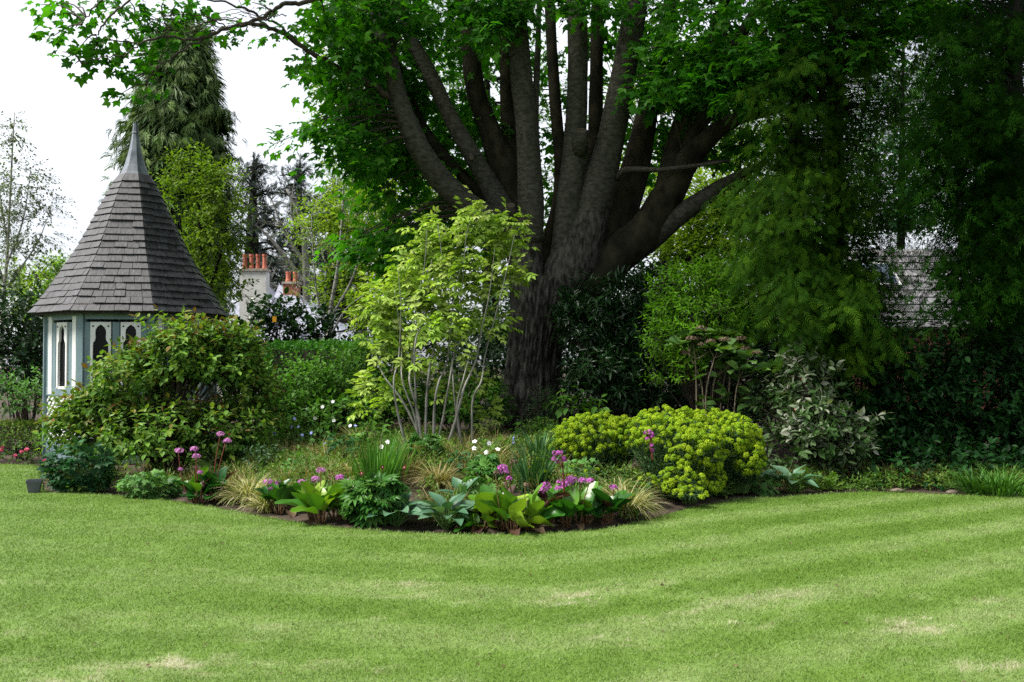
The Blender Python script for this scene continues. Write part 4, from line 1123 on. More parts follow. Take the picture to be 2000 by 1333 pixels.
tree('broadleaf_tree', 'dim green tree behind the thuja to the right of the big limbs', gb(1560, 31), [(line((1560, 700, 31), (1560, 400, 31), (1560, 150, 31)), .3)],
     M['midgreen'], M['dark bark'], [cl(1480, 250, 31, 90, 110, 260), cl(1600, 330, 31, 90, 110, 140), cl(1530, 120, 32, 100, 90, 140), cl(1700, 410, 32, 90, 70, 260), cl(1760, 300, 32, 90, 80, 200), cl(1840, 400, 32, 90, 70, 260), cl(1700, 190, 32, 80, 80, 160), cl(1800, 180, 32, 60, 60, 70), cl(1500, 430, 30, 90, 80, 260)], .17, m=7, tl=.6)
tree('broadleaf_tree', 'thin leafed tree high between the thuja and the black green conifer', gb(1880, 27), [(line((1880, 700, 27), (1875, 300, 27), (1850, -60, 27)), .12)],
     M['bright'], M['dark bark'], [cl(1780, 20, 27, 90, 60, 50), cl(1840, 60, 27, 60, 40, 34), cl(1755, 90, 28, 40, 50, 16)], .15, m=7, tl=.55)

# white stemmed tree behind the clipped hedge
tree('birch_tree', 'slim white stemmed tree with thin yellow green leaves behind the clipped hedge', gb(640, 19), [(line((640, 690, 19), (645, 610, 19), (660, 520, 19), (668, 430, 19), (672, 340, 19)), .055), (line((642, 650, 19), (622, 590, 19), (612, 500, 19), (608, 420, 19)), .03), (line((646, 620, 19), (690, 540, 19), (715, 440, 19), (722, 380, 19)), .028), (line((643, 660, 19), (680, 600, 19), (740, 560, 19)), .026), (line((641, 680, 19), (605, 620, 19), (580, 560, 19)), .022)],
     M['acer'], M['birch'], [cl(660, 390, 19, 48, 60, 60), cl(610, 470, 19, 45, 70, 60), cl(710, 450, 19, 42, 70, 60), cl(650, 520, 19, 70, 55, 70), cl(600, 570, 19, 45, 40, 32)], .055, m=7, tl=.4, up=.7, wood_r=.05, limb_n=20)

# dim belt of woodland undergrowth closing the view at the back
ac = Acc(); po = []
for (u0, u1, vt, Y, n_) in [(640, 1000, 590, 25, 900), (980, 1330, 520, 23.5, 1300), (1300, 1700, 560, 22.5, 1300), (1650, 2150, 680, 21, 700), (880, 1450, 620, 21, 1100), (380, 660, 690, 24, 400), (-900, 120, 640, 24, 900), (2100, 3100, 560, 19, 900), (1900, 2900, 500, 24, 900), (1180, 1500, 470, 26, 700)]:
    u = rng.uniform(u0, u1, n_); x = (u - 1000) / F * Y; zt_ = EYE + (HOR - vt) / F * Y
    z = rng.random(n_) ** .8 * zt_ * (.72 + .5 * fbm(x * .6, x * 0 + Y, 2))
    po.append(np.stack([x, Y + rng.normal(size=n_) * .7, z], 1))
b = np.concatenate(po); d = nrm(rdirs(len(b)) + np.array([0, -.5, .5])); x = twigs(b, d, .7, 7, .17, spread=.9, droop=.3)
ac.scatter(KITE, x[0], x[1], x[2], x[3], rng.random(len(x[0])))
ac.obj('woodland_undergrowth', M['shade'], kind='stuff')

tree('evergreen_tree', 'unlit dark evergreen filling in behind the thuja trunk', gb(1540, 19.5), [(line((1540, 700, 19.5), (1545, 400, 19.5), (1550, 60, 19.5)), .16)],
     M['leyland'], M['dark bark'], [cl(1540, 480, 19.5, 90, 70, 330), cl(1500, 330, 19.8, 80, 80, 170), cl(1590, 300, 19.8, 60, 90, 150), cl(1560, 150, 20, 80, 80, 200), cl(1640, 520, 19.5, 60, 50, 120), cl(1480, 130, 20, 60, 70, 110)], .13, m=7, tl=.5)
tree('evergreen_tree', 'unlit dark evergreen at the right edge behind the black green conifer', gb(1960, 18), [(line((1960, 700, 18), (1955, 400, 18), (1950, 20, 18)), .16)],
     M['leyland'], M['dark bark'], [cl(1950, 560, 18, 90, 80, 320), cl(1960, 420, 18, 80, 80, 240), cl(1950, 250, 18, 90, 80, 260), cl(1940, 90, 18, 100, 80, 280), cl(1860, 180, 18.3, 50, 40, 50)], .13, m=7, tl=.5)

tree('broadleaf_tree', 'soft light green tree between the far dark conifers and the pale stemmed tree', gb(640, 24), [(line((640, 700, 24), (650, 550, 24), (665, 400, 24)), .12)],
     M['bright'], M['dark bark'], [cl(625, 450, 24, 44, 50, 120), cl(690, 430, 24, 60, 60, 220), cl(725, 520, 24, 50, 60, 180), cl(665, 575, 24, 44, 46, 150), cl(740, 610, 23, 50, 50, 160)], .12, m=7, tl=.45)
tree('broadleaf_tree', 'sunlit green tree in the wedge between the lowest right limb and the thuja', gb(1390, 22), [(line((1390, 700, 22), (1395, 550, 22), (1400, 420, 22)), .12)],
     M['bright'], M['dark bark'], [cl(1390, 440, 22, 60, 40, 200), cl(1340, 500, 22, 60, 40, 180), cl(1440, 400, 22, 50, 50, 160), cl(1400, 520, 22, 80, 40, 200)], .12, m=7, tl=.45)
tree('evergreen_tree', 'dark evergreen closing the gap above the tiled roof', gb(1760, 28.5), [(line((1760, 700, 28.5), (1760, 400, 28.5), (1765, 60, 28.5)), .16)],
     M['hornbeam'], M['dark bark'], [cl(1720, 420, 28.5, 80, 60, 240), cl(1830, 400, 28.5, 70, 60, 200), cl(1740, 280, 28.5, 70, 80, 200), cl(1830, 260, 28.5, 60, 60, 120), cl(1750, 150, 28.5, 60, 60, 80)], .16, m=7, tl=.55)
# ================================================================== CONIFERS ON THE RIGHT
def bough_tree(name, label, base, trunk, r0, boughs, mat, spray, tm=FROND, group=None):
    """boughs: (root, tip, number of sprays, size); sprays hang along the outer part of each bough"""
    t = thing(name, label, 'tree', base, group)
    q, qr = resample(np.array(trunk), np.linspace(r0, r0 * .25, len(trunk)), 5)
    a = Acc(); a.tube(q, qr, 14, wob=.08); a.obj('trunk', M['dark bark'], t, smooth=True)
    ac = Acc(); po, Do, No, So, Ro = [], [], [], [], []
    for A, B, m, sz in boughs:
        L_ = np.linalg.norm(B - A); d = (B - A) / L_
        C_ = A + (B - A) * .55 + np.array([0, 0, .16 * L_])
        ac.tube([A, A * .62 + C_ * .38 + (B - A) * .03, C_], [.018, .012, .004], 5, sub=3, cap=False)
        tt = rng.uniform(.30, 1.02, m) ** .8
        bz = (1 - tt)[:, None] ** 2 * A + 2 * ((1 - tt) * tt)[:, None] * C_ + (tt ** 2)[:, None] * B
        side = np.cross(d, [0, 0, 1.0]); side /= np.linalg.norm(side) + 1e-6
        lat = rng.normal(size=m) * .30 * (1.15 - tt) + rng.normal(size=m) * .12
        p = bz + side * lat[:, None] + np.stack([0 * tt, 0 * tt, -np.abs(rng.normal(size=m)) * .14 - .25 * np.abs(lat)], 1)
        dd = d * rng.uniform(.2, 1, m)[:, None] + side * (np.sign(lat) * rng.uniform(.1, .8, m))[:, None] + rng.normal(size=(m, 3)) * .2
        dd[:, 2] -= rng.uniform(.25, 1.0, m)
        po.append(p); Do.append(dd); No.append(np.array([0, 0, 1.0]) + d * .7 + rng.normal(size=(m, 3)) * .4)
        So.append(sz * rng.uniform(.65, 1.3, m)); Ro.append(np.clip(rng.random() * .35 + rng.random(m) * .45 + .3 * (tt - .5), 0, 1))
    ac.obj('branch', M['dark bark'], t, kind='stuff')
    po, Do, No, So, Ro = map(np.concatenate, (po, Do, No, So, Ro))
    leaves(t, tm, M[mat], po, Do, No, So, Ro, rest='crown')
    return t
TY2 = 14.8
tk = [gb(1628, TY2), P(1626, 620, TY2), P(1632, 400, TY2), P(1632, 200, TY2), P(1630, 0, TY2), P(1628, -350, TY2), P(1628, -600, TY2)]
def trunk_at(tk, z):
    tk = np.array(tk); return np.array([np.interp(z, tk[:, 2], tk[:, 0]), np.interp(z, tk[:, 2], tk[:, 1]), z])
bs = []
def bgh(n, u0, v0, u1, v1, Y0, Y1, m, sz, tk, rise=.5):
    for _ in range(n):
        B = P(rng.uniform(u0, u1), rng.uniform(v0, v1), rng.uniform(Y0, Y1))
        bs.append((trunk_at(tk, B[2] + rise * rng.uniform(.2, 1.3)), B, m, sz))
bgh(50, 1385, 360, 1560, 560, 12.6, 14.4, 80, .16, tk); bgh(54, 1490, 540, 1790, 700, 12.2, 14.4, 80, .17, tk); bgh(30, 1420, 480, 1640, 640, 12.4, 14.6, 66, .165, tk)
bgh(60, 1420, 120, 1640, 380, 13, 16, 66, .165, tk); bgh(34, 1640, 60, 1790, 300, 13.4, 16, 50, .155, tk); bgh(52, 1640, 300, 1790, 580, 13, 16, 55, .155, tk); bgh(34, 1480, -30, 1780, 110, 13.4, 16.5, 60, .16, tk)
for _ in range(60):
    z = rng.uniform(7.2, 12.5); th_ = rng.random() * 6.283; L_ = (13.4 - z) * .42 * rng.uniform(.6, 1.1) + .3
    A = trunk_at(tk, z + .3); bs.append((A, A + np.array([math.cos(th_) * L_, math.sin(th_) * L_, -.5]), 26, .34))
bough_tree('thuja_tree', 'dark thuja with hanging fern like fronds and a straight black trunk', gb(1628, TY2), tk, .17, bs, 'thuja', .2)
TY3 = 14.2
tk3 = [gb(1985, TY3), P(1985, 500, TY3), P(1980, 200, TY3), P(1985, -100, TY3), P(1990, -600, TY3)]
bs = []
for (u0, v0, u1, v1, n_, m_) in [(1760, 60, 1860, 110, 8, 30), (1745, 130, 1850, 200, 8, 26), (1740, 200, 1840, 260, 8, 28), (1720, 280, 1830, 300, 8, 26), (1735, 340, 1850, 400, 9, 30), (1750, 20, 1850, 60, 5, 26), (1760, 150, 1860, 180, 5, 28), (1745, 300, 1830, 320, 4, 26), (1760, 430, 1850, 470, 5, 24), (1690, 470, 1790, 600, 6, 24), (1720, 500, 1820, 560, 3, 24), (1770, 90, 1900, 140, 8, 26), (1800, 0, 2010, 90, 16, 34), (1790, 140, 2010, 230, 20, 34), (1770, 215, 1960, 300, 16, 34), (1730, 265, 1900, 330, 10, 28), (1850, 250, 2010, 370, 16, 34), (1750, 330, 1870, 350, 4, 22), (1790, 395, 1960, 430, 9, 30),
                                (1880, 420, 2010, 520, 18, 34), (1790, 480, 1900, 510, 7, 26), (1800, 560, 1960, 590, 9, 24), (1930, 520, 2010, 640, 14, 34), (1740, 600, 2000, 660, 8, 26), (1900, 340, 2020, 420, 8, 32)]:
    bgh(int(n_ * 1.7), u0, v0, u1, v1, 11.6, 14.6, m_, .21, tk3, .35)
for _ in range(70):
    z = rng.uniform(6.8, 12.5); th_ = rng.random() * 6.283; L_ = (14 - z) * .42 * rng.uniform(.6, 1.1) + .3
    A = trunk_at(tk3, z + .3); bs.append((A, A + np.array([math.cos(th_) * L_, math.sin(th_) * L_, -.5]), 26, .34))
for _ in range(50):
    z = rng.uniform(1.5, 7); th_ = rng.uniform(-1.9, 1.9); L_ = 2.4 * rng.uniform(.6, 1.1)
    A = trunk_at(tk3, z + .3); bs.append((A, A + np.array([math.cos(th_) * L_, math.sin(th_) * L_, -.4]), 24, .24))
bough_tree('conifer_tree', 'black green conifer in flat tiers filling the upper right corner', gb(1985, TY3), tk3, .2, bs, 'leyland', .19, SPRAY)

# ================================================================== SHRUBS AND HEDGES
def shrub(name, label, base, clusters, mat, leaf, tm=OVATE, m=7, tl=.25, cat='shrub', nparts=0, spread=.9, droop=.3, up=.4, amp=.35, inner=.5, rnd=(0, 1), tipred=0, stems=10, stem_mat='twig', stem_r=.012, group=None, zmin=-.6, jit=.3, upn=1.0, sag=.2, toprnd=0):
    t = thing(name, label, cat, base, group); base = np.array(base)
    ac = Acc(); po, Do, No, So, Ro = [], [], [], [], []
    for c, rad_, M_ in clusters:
        b, d = lumpy(c, rad_, M_, amp=amp, inner=inner, zmin=zmin)
        keep = b[:, 2] > .02; b, d = b[keep], d[keep]
        d = nrm(d + np.array([0, 0, up]))
        x = twigs(b, d, tl, m, leaf, spread=spread, droop=droop, sag=sag, jit=jit, upn=upn)
        r_ = np.clip(rng.random(len(b)) * .45, 0, 1)[x[4]] + rng.random(len(x[4])) * .4
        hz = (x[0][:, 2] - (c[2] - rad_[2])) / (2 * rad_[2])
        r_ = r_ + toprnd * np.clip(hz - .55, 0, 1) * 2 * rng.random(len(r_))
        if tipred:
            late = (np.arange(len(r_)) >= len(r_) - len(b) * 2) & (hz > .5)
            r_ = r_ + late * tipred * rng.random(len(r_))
        po.append(x[0]); Do.append(x[1]); No.append(x[2]); So.append(x[3]); Ro.append(r_)
        stems_acc(ac, b, d, tl, .004, sag)
        for i in rng.choice(len(b), min(len(b), stems), replace=False):
            r0 = base + np.array([rng.uniform(-.25, .25) * rad_[0], rng.uniform(-.2, .2) * rad_[1], 0])
            md = (r0 + b[i]) / 2 + np.array([0, 0, .15]) - .12 * (b[i] - r0) * np.array([1, 1, 0])
            ac.tube([r0, md, b[i]], [stem_r, stem_r * .7, stem_r * .3], 5, sub=4, cap=False)
    ac.obj('stems', M[stem_mat], t, smooth=True, kind='stuff')
    po, Do, No, So, Ro = map(np.concatenate, (po, Do, No, So, Ro))
    g_ = po[:, 2] > .01
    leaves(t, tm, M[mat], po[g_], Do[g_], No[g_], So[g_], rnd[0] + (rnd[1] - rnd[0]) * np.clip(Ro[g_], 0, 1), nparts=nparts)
    return t
# large bronze tipped shrub in front of the gazebo
shrub('rounded_shrub', 'broad rounded shrub with bronze young tips in front of the gazebo', gb(330, 13.2),
      [cl(205, 815, 13.2, 66, 48, 200), cl(150, 830, 13.3, 36, 40, 80), cl(265, 755, 13.2, 70, 58, 260), cl(350, 712, 13.3, 68, 66, 290), cl(440, 715, 13.4, 66, 66, 270), cl(492, 790, 13.5, 44, 68, 170), cl(320, 850, 13.0, 110, 58, 260), cl(440, 850, 13.2, 84, 50, 170), cl(128, 860, 13.4, 22, 48, 50), cl(225, 860, 13.1, 60, 50, 130), cl(400, 672, 13.4, 50, 30, 90), cl(350, 690, 13.2, 90, 74, 34), cl(250, 760, 13.1, 90, 62, 26)],
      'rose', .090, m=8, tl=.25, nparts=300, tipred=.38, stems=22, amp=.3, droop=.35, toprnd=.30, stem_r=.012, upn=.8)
# clump of fine leafed green shrub joining it on the right
shrub('leafy_shrub', 'loose green shrub between the bronze tipped shrub and the pale stems', gb(640, 15),
      [cl(590, 790, 15, 70, 75, 230), cl(670, 770, 15.2, 85, 70, 260), cl(720, 730, 15.4, 60, 60, 160), cl(560, 830, 14.6, 70, 45, 150), cl(660, 830, 14.6, 90, 40, 190), cl(750, 800, 15, 50, 60, 130), cl(760, 720, 16, 50, 90, 130)], 'midgreen', .085, m=7, tl=.3, stems=8, nparts=120)
shrub('evergreen_shrub', 'dense dark evergreen at the left edge behind the gazebo', gb(45, 18.5),
      [cl(30, 660, 18.5, 80, 90, 220), cl(80, 650, 18.8, 40, 70, 90), cl(20, 740, 18, 80, 60, 170), cl(85, 720, 18.2, 40, 60, 80), cl(-30, 640, 18, 60, 100, 100)], 'laurel', .11, m=7, tl=.35, stems=6)
shrub('leafy_shrub', 'pale green loose shrub beside the low box hedge at the left edge', gb(60, 17), [cl(60, 790, 16.7, 34, 32, 60), cl(20, 770, 16.9, 40, 24, 50), cl(85, 760, 16.8, 14, 30, 24)], 'mint', .07, m=6, tl=.25, stems=5)
# low box hedge
def clipped(name, label, c, size, mat, leaf, n, rotz=0, bulge=.04):
    t = thing(name, label, 'hedge', (c[0], c[1], 0))
    ca, sa = math.cos(rotz), math.sin(rotz)
    h = np.array(size) / 2
    ar = np.array([size[1] * size[2]] * 2 + [size[0] * size[2]] * 2 + [size[0] * size[1] * 1.3]); fc = rng.choice(5, n, p=ar / ar.sum())
    q = rng.uniform(-1, 1, (n, 3)); nn = np.zeros((n, 3))
    for f, (ax, s_) in enumerate([(0, -1), (0, 1), (1, -1), (1, 1), (2, 1)]):
        k = fc == f; q[k, ax] = s_; nn[k, ax] = s_
    dep = rng.random(n) ** 2 * .12
    p = q * h - nn * dep[:, None] + nn * ((fbm(q[:, 0] * size[0] * 3, q[:, 1] * 3 + q[:, 2] * 4, 1) - .5) * bulge * 4)[:, None]
    d = nn + rng.normal(size=(n, 3)) * .7
    rot = np.array([[ca, -sa, 0], [sa, ca, 0], [0, 0, 1]])
    p = p @ rot.T + np.array(c); d = d @ rot.T; nn = nn @ rot.T
    a = Acc(); a.box((c[0], c[1], c[2]), np.array(size) * np.array([.95, .85, .92]) - .1, rot); a.obj('inner_twigs', M['twig'], t)
    leaves(t, OVATE, M[mat], p, d, nn + rng.normal(size=(n, 3)) * .5, leaf * rng.uniform(.7, 1.3, n), rng.random(n))
    return t
c = P(20, 828, 16.6); clipped('box_hedge', 'low clipped yellow green box hedge beside the pale path', (c[0] - .4, 16.7, .26), (2.1, .5, .52), 'box', .035, 6500)
c = P(612, 705, 16.6); zt = P(0, 670, 16.6)[2]; clipped('clipped_hedge', 'flat topped dark green clipped hedge below the white stemmed tree', (c[0], 16.9, zt / 2), (1.55, .8, zt), 'hedge', .05, 8500)
# upright cherry laurels in front of the distant house
for i, (u, vt, w_, lab) in enumerate([(487, 606, 22, 'upright cherry laurel nearest the gazebo eaves'), (538, 580, 22, 'upright cherry laurel below the four clay pots carrying an orange tag'), (580, 606, 22, 'upright cherry laurel third along from the gazebo'), (618, 612, 20, 'upright cherry laurel against the white stemmed tree')]):
    Y = 18.2
    t = shrub('cherry_laurel', lab, gb(u, Y), [cl(u, vt + 40, Y, w_ * .8, 42, 26), cl(u + 3, vt + 100, Y, w_, 50, 34), cl(u, vt + 150, Y, w_ * 1.1, 50, 26)], 'laurel', .13, m=7, tl=.34, stems=8, up=1.2, group='cherry laurels in front of the house', nparts=30, amp=.2, spread=.8, droop=.1, upn=.7)
    if i == 1:
        p = P(536, 624, 17.8); a = Acc(); a.box(p, (.07, .004, .10)); a.obj('plant_tag', M['orange'], t, label='orange tag')
# box elder with pale stems
BY = 13.6
bb = G(855, 884)
elder = thing('variegated_tree', 'young multi stemmed tree with pale grey stems and drooping lime leaves', 'tree', bb)
stems_px = [[(798, 872), (777, 806), (769, 745), (771, 696), (775, 600), (770, 520)], [(822, 872), (810, 814), (786, 745), (777, 696), (775, 650), (762, 560)], [(826, 872), (816, 806), (800, 745), (798, 704), (802, 623), (822, 520), (828, 440)],
            [(832, 880), (832, 806), (838, 725), (846, 664), (854, 603), (858, 500), (850, 430)], [(818, 848), (810, 725), (812, 664), (820, 619), (838, 500)], [(848, 877), (848, 806), (856, 749), (868, 708), (880, 600), (895, 520)],
            [(850, 877), (867, 806), (881, 725), (887, 664), (893, 603), (899, 560), (908, 450), (925, 405)], [(868, 877), (891, 818), (907, 757), (927, 704), (940, 635), (954, 571), (965, 480)], [(899, 864), (891, 806), (885, 745), (880, 690)],
            [(923, 856), (923, 785), (940, 745), (946, 692), (965, 620), (990, 520), (1005, 450)], [(905, 866), (893, 800), (905, 740), (915, 690)], [(838, 876), (790, 790), (750, 735), (722, 690)]]
for i, st in enumerate(stems_px):
    dy = rng.uniform(-.35, .6); n_ = len(st)
    pts = np.array([P(u, v, bb[1] + dy * j / n_ * 1.0) for j, (u, v) in enumerate(st)]); pts[0, 2] = soil_h(pts[0, 0], pts[0, 1]) - .03
    pts[3:, 1] += .45
    q, qr = resample(pts, np.linspace(rng.uniform(.014, .022), .0035, n_), 7)
    a = Acc(); a.tube(q, qr, 10, wob=.07); a.obj('stem', M['pale stem'], elder, smooth=True)
cls = [cl(828, 500, BY, 22, 34, 34), cl(935, 455, BY, 30, 28, 40), cl(870, 555, BY - .3, 42, 30, 52), cl(785, 585, BY, 40, 32, 48), cl(955, 560, BY, 40, 44, 56), cl(742, 640, BY, 30, 34, 36), cl(850, 630, BY - .4, 60, 34, 64), cl(945, 645, BY - .2, 36, 30, 34), cl(765, 690, BY - .3, 42, 28, 36), cl(905, 510, BY, 30, 30, 34), cl(988, 480, BY, 16, 30, 22), cl(870, 690, BY - .6, 50, 20, 18), cl(998, 540, BY, 12, 26, 12),
       cl(735, 590, BY, 24, 26, 16), cl(718, 780, BY, 34, 26, 22), cl(915, 745, BY, 40, 40, 16), cl(830, 735, BY, 50, 20, 14), cl(940, 830, BY, 40, 10, 9), cl(930, 425, BY, 12, 12, 14), cl(838, 450, BY, 14, 12, 14), cl(800, 530, BY, 20, 30, 18), cl(760, 800, BY - .2, 30, 16, 8), cl(870, 800, BY - .3, 40, 24, 8), cl(1000, 450, BY, 8, 14, 8)]
ac = Acc(); po, Do, No, So, Ro = [], [], [], [], []
for c, rad_, M_ in cls:
    b, d = lumpy(c, (rad_[0], rad_[1] * .8, rad_[2]), max(5, int(M_ * .62)), amp=.5, lumps=6, inner=.7); d = nrm(d + np.array([0, 0, .55]))
    x = twigs(b, d, .28, 4, .172, spread=.9, droop=.35, jit=.25, sag=.2)
    for k, l in enumerate((po, Do, No, So)): l.append(x[k])
    Ro.append((rng.random(len(b)) * .6)[x[4]] + rng.random(len(x[4])) * .42)
    stems_acc(ac, b, d, .28, .004, .2)
ac.obj('twigs', M['pale stem'], elder, kind='stuff')
po, Do, No, So, Ro = map(np.concatenate, (po, Do, No, So, Ro))
leaves(elder, COMPOUND, M['elder'], po, Do, No, So, np.clip(Ro, 0, 1), nparts=300)
# dark evergreens under the sycamore
shrub('small_leaved_bush', 'dark tiny leaved evergreen bush hugging the foot of the sycamore trunk', gb(1055, 15.6), [cl(1062, 805, 15.6, 30, 46, 170), cl(1058, 850, 15.4, 40, 30, 130)], 'shade', .035, m=9, tl=.18, stems=6)
ROSET = merge([(rot2(LANCE[0], R(k * 72), (0, 0), 1.0), LANCE[1], LANCE[2]) for k in range(5)])
shrub('rhododendron', 'dark rhododendron with whorled leathery leaves right of the sycamore trunk', gb(1190, 15.8),
      [cl(1150, 640, 15.8, 60, 70, 120), cl(1200, 610, 16, 80, 90, 140), cl(1260, 690, 15.6, 75, 80, 120), cl(1160, 740, 15.2, 50, 60, 90), cl(1200, 760, 15.2, 80, 60, 110), cl(1290, 590, 16.4, 60, 70, 100), cl(1260, 780, 15.2, 60, 60, 80), cl(1120, 610, 16, 22, 40, 30), cl(1230, 680, 15.9, 90, 90, 200)], 'laurel', .135, tm=LANCE, m=9, tl=.2, stems=8, nparts=200, rnd=(0, .8), spread=1.0, droop=.15)
shrub('young_laurel', 'sapling with glossy hanging leaves in front of the dark tiny leaved bush', gb(1105, 13.5), [cl(1105, 790, 13.5, 24, 22, 9), cl(1150, 800, 13.6, 40, 20, 14), cl(1040, 850, 13.4, 40, 18, 10)], 'midgreen', .12, m=5, tl=.2, stems=3, nparts=60, droop=.7)
shrub('bamboo_like_shrub', 'feathery lime green narrow leaved shrub below the thuja fronds', gb(1380, 14.2),
      [cl(1335, 590, 14.2, 62, 48, 190), cl(1420, 565, 14.2, 62, 42, 190), cl(1385, 630, 14, 95, 50, 260), cl(1310, 680, 14, 45, 45, 90), cl(1460, 650, 14, 40, 50, 110), cl(1370, 700, 14, 60, 45, 100), cl(1320, 740, 14, 40, 40, 50)], 'limeshrub', .08, tm=LANCE, m=9, tl=.28, stems=10, nparts=150, up=.7, rnd=(.05, .8), inner=.4)
shrub('dark_shrub', 'shadowy leafy shrub behind the lime spurge and hydrangea', gb(1400, 16.8), [cl(1330, 820, 16.2, 110, 60, 120), cl(1480, 760, 16.6, 90, 110, 200), cl(1420, 660, 17, 110, 80, 170), cl(1560, 800, 16, 90, 90, 160), cl(1560, 700, 16.2, 60, 60, 90)], 'shade', .10, m=7, tl=.35, stems=6)
shrub('leafy_shrub', 'dim low shrub filling behind the pale stems beside the sycamore foot', gb(890, 16), [cl(870, 800, 16, 60, 50, 170), cl(940, 800, 16, 50, 60, 150), cl(810, 790, 16.2, 60, 50, 140), cl(760, 830, 15.6, 50, 36, 90)], 'midgreen', .085, m=7, tl=.28, stems=6, rnd=(0, .5))
# hydrangea with last year's heads
hyd = thing('hydrangea', 'leggy hydrangea with tan stems and faded brown flower heads above the lime spurge', 'shrub', gb(1400, 13.2))
hst = [((1362, 830), (1360, 760), (1358, 702)), ((1400, 830), (1410, 770), (1421, 716)), ((1385, 830), (1392, 770), (1398, 735)), ((1425, 830), (1436, 780), (1444, 738)), ((1375, 830), (1372, 760), (1345, 690)), ((1410, 830), (1424, 760), (1424, 700)), ((1390, 830), (1378, 780), (1395, 700))]
hl = []; hf = []
for st in hst:
    dy = rng.uniform(-.25, .25); pts = [P(u, v, 13.2 + dy) for u, v in st]; pts[0][2] = .1
    a = Acc(); a.tube(pts, [.011, .010, .008], 7, sub=4); a.obj('stem', M['tan stem'], hyd, smooth=True)
    tip = pts[-1]
    for k in range(4):
        e = tip + np.array([rng.uniform(-.25, .25), rng.uniform(-.2, .2), rng.uniform(.08, .34)])
        a = Acc(); a.tube([tip, (tip + e) / 2 + np.array([0, 0, -.02]), e], [.006, .005, .003], 5, sub=3); a.obj('twig', M['tan stem'], hyd, smooth=True)
        hl.append(e)
for u, v in [(1370, 642), (1360, 662), (1388, 668), (1415, 664), (1338, 690), (1372, 674), (1448, 662), (1455, 682), (1478, 690), (1350, 662)]:
    hf.append(P(u, v, 13.0 + rng.uniform(-.2, .2)))
b = np.repeat(np.array(hl), 8, 0); n = len(b); th_ = rng.random(n) * 6.283
d = np.stack([np.cos(th_), np.sin(th_), rng.uniform(-.1, .6, n)], 1)
b2 = np.array([P(rng.uniform(1350, 1470), rng.uniform(690, 820), 13.1 + rng.uniform(-.2, .3)) for _ in range(60)]); th_ = rng.random(60) * 6.28
b = np.concatenate([b, b2]); d = np.concatenate([d, np.stack([np.cos(th_), np.sin(th_), rng.uniform(-.6, .2, 60)], 1)])
leaves(hyd, ovate(.34, .08, -.12), M['hydrangea'], b, d, np.array([0, 0, 1.0]) + rng.normal(size=b.shape) * .3, rng.uniform(.14, .25, len(b)), rng.random(len(b)), nparts=250)
FLOR = tmpl([(0, 0, 0), (-.5, .5, .25), (0, 1, .1), (.5, .5, .25), (-.5, -.5, .25), (0, -1, .1), (.5, -.5, .25), (-1, 0, .2), (1, 0, .2)], [(0, 3, 2, 1), (0, 4, 5, 6), (0, 1, 7, 4), (0, 6, 8, 3)])
def head(par, c, r, n, size, mat, name='flower_head', flat_=.7, sink=.35, shape=FLOR):
    d = rdirs(n * 2); d = d[d[:, 2] > -sink][:n]
    a = Acc(); a.scatter(shape, c + d * r * np.array([1, 1, flat_]) * rng.uniform(.75, 1, len(d))[:, None], np.cross(d, rdirs(len(d))) + 1e-4, d, size * rng.uniform(.7, 1.2, len(d)), rng.random(len(d)))
    return a.obj(name, M[mat], par)
for p in hf: head(hyd, p, .075, 60, .014, 'dried', flat_=.5)
# silver leaved shrub
shrub('silver_shrub', 'cone shaped shrub with silvery grey leaves at the foot of the dark hedge', gb(1590, 12.7),
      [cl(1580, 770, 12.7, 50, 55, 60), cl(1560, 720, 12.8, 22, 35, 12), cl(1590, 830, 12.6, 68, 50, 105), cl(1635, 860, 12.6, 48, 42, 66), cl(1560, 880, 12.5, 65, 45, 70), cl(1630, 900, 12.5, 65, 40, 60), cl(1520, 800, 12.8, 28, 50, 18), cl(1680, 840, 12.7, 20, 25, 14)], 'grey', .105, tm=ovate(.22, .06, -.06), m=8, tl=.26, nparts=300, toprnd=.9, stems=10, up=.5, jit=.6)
# dark hornbeam hedge along the right
t = thing('hornbeam_hedge', 'tall rough dark green hedge running along the right side behind the lawn', 'hedge', gb(1840, 14))
po, Do, No, So, Ro = [], [], [], [], []
ac = Acc()
for (u, v, ru, rv, n_) in [(1720, 780, 75, 90, 190), (1800, 800, 90, 110, 240), (1890, 790, 90, 110, 240), (1980, 800, 90, 120, 240), (1760, 890, 90, 80, 200), (1860, 900, 90, 80, 210), (1960, 890, 90, 80, 200), (1690, 870, 60, 90, 150), (1720, 690, 60, 50, 70), (1830, 672, 80, 34, 70), (1940, 690, 80, 60, 120), (2060, 760, 90, 160, 150), (1660, 760, 60, 70, 90), (1740, 925, 90, 40, 130), (1850, 930, 90, 36, 130), (1960, 930, 90, 36, 120), (2050, 900, 80, 60, 90), (1700, 860, 60, 60, 90), (1780, 740, 80, 50, 120), (1900, 730, 80, 50, 120), (2180, 800, 90, 130, 150), (2300, 800, 90, 130, 150), (2420, 800, 90, 130, 150), (2240, 920, 120, 50, 120), (2400, 930, 120, 50, 120)]:
    b, d = lumpy(P(u, v, 14.0 if v < 915 else 12.9), (ru * 14 / F, .75, rv * 14 / F), n_, amp=.3, inner=.4)
    k = b[:, 2] > .05; b, d = b[k], nrm(d[k] + np.array([0, -.15, .25])); x = twigs(b, d, .34, 7, .10, spread=.9, droop=.35)
    for k_, l in enumerate((po, Do, No, So)): l.append(x[k_])
    Ro.append((rng.random(len(b)) * .5)[x[4]] + rng.random(len(x[4])) * .5); stems_acc(ac, b, d, .34)
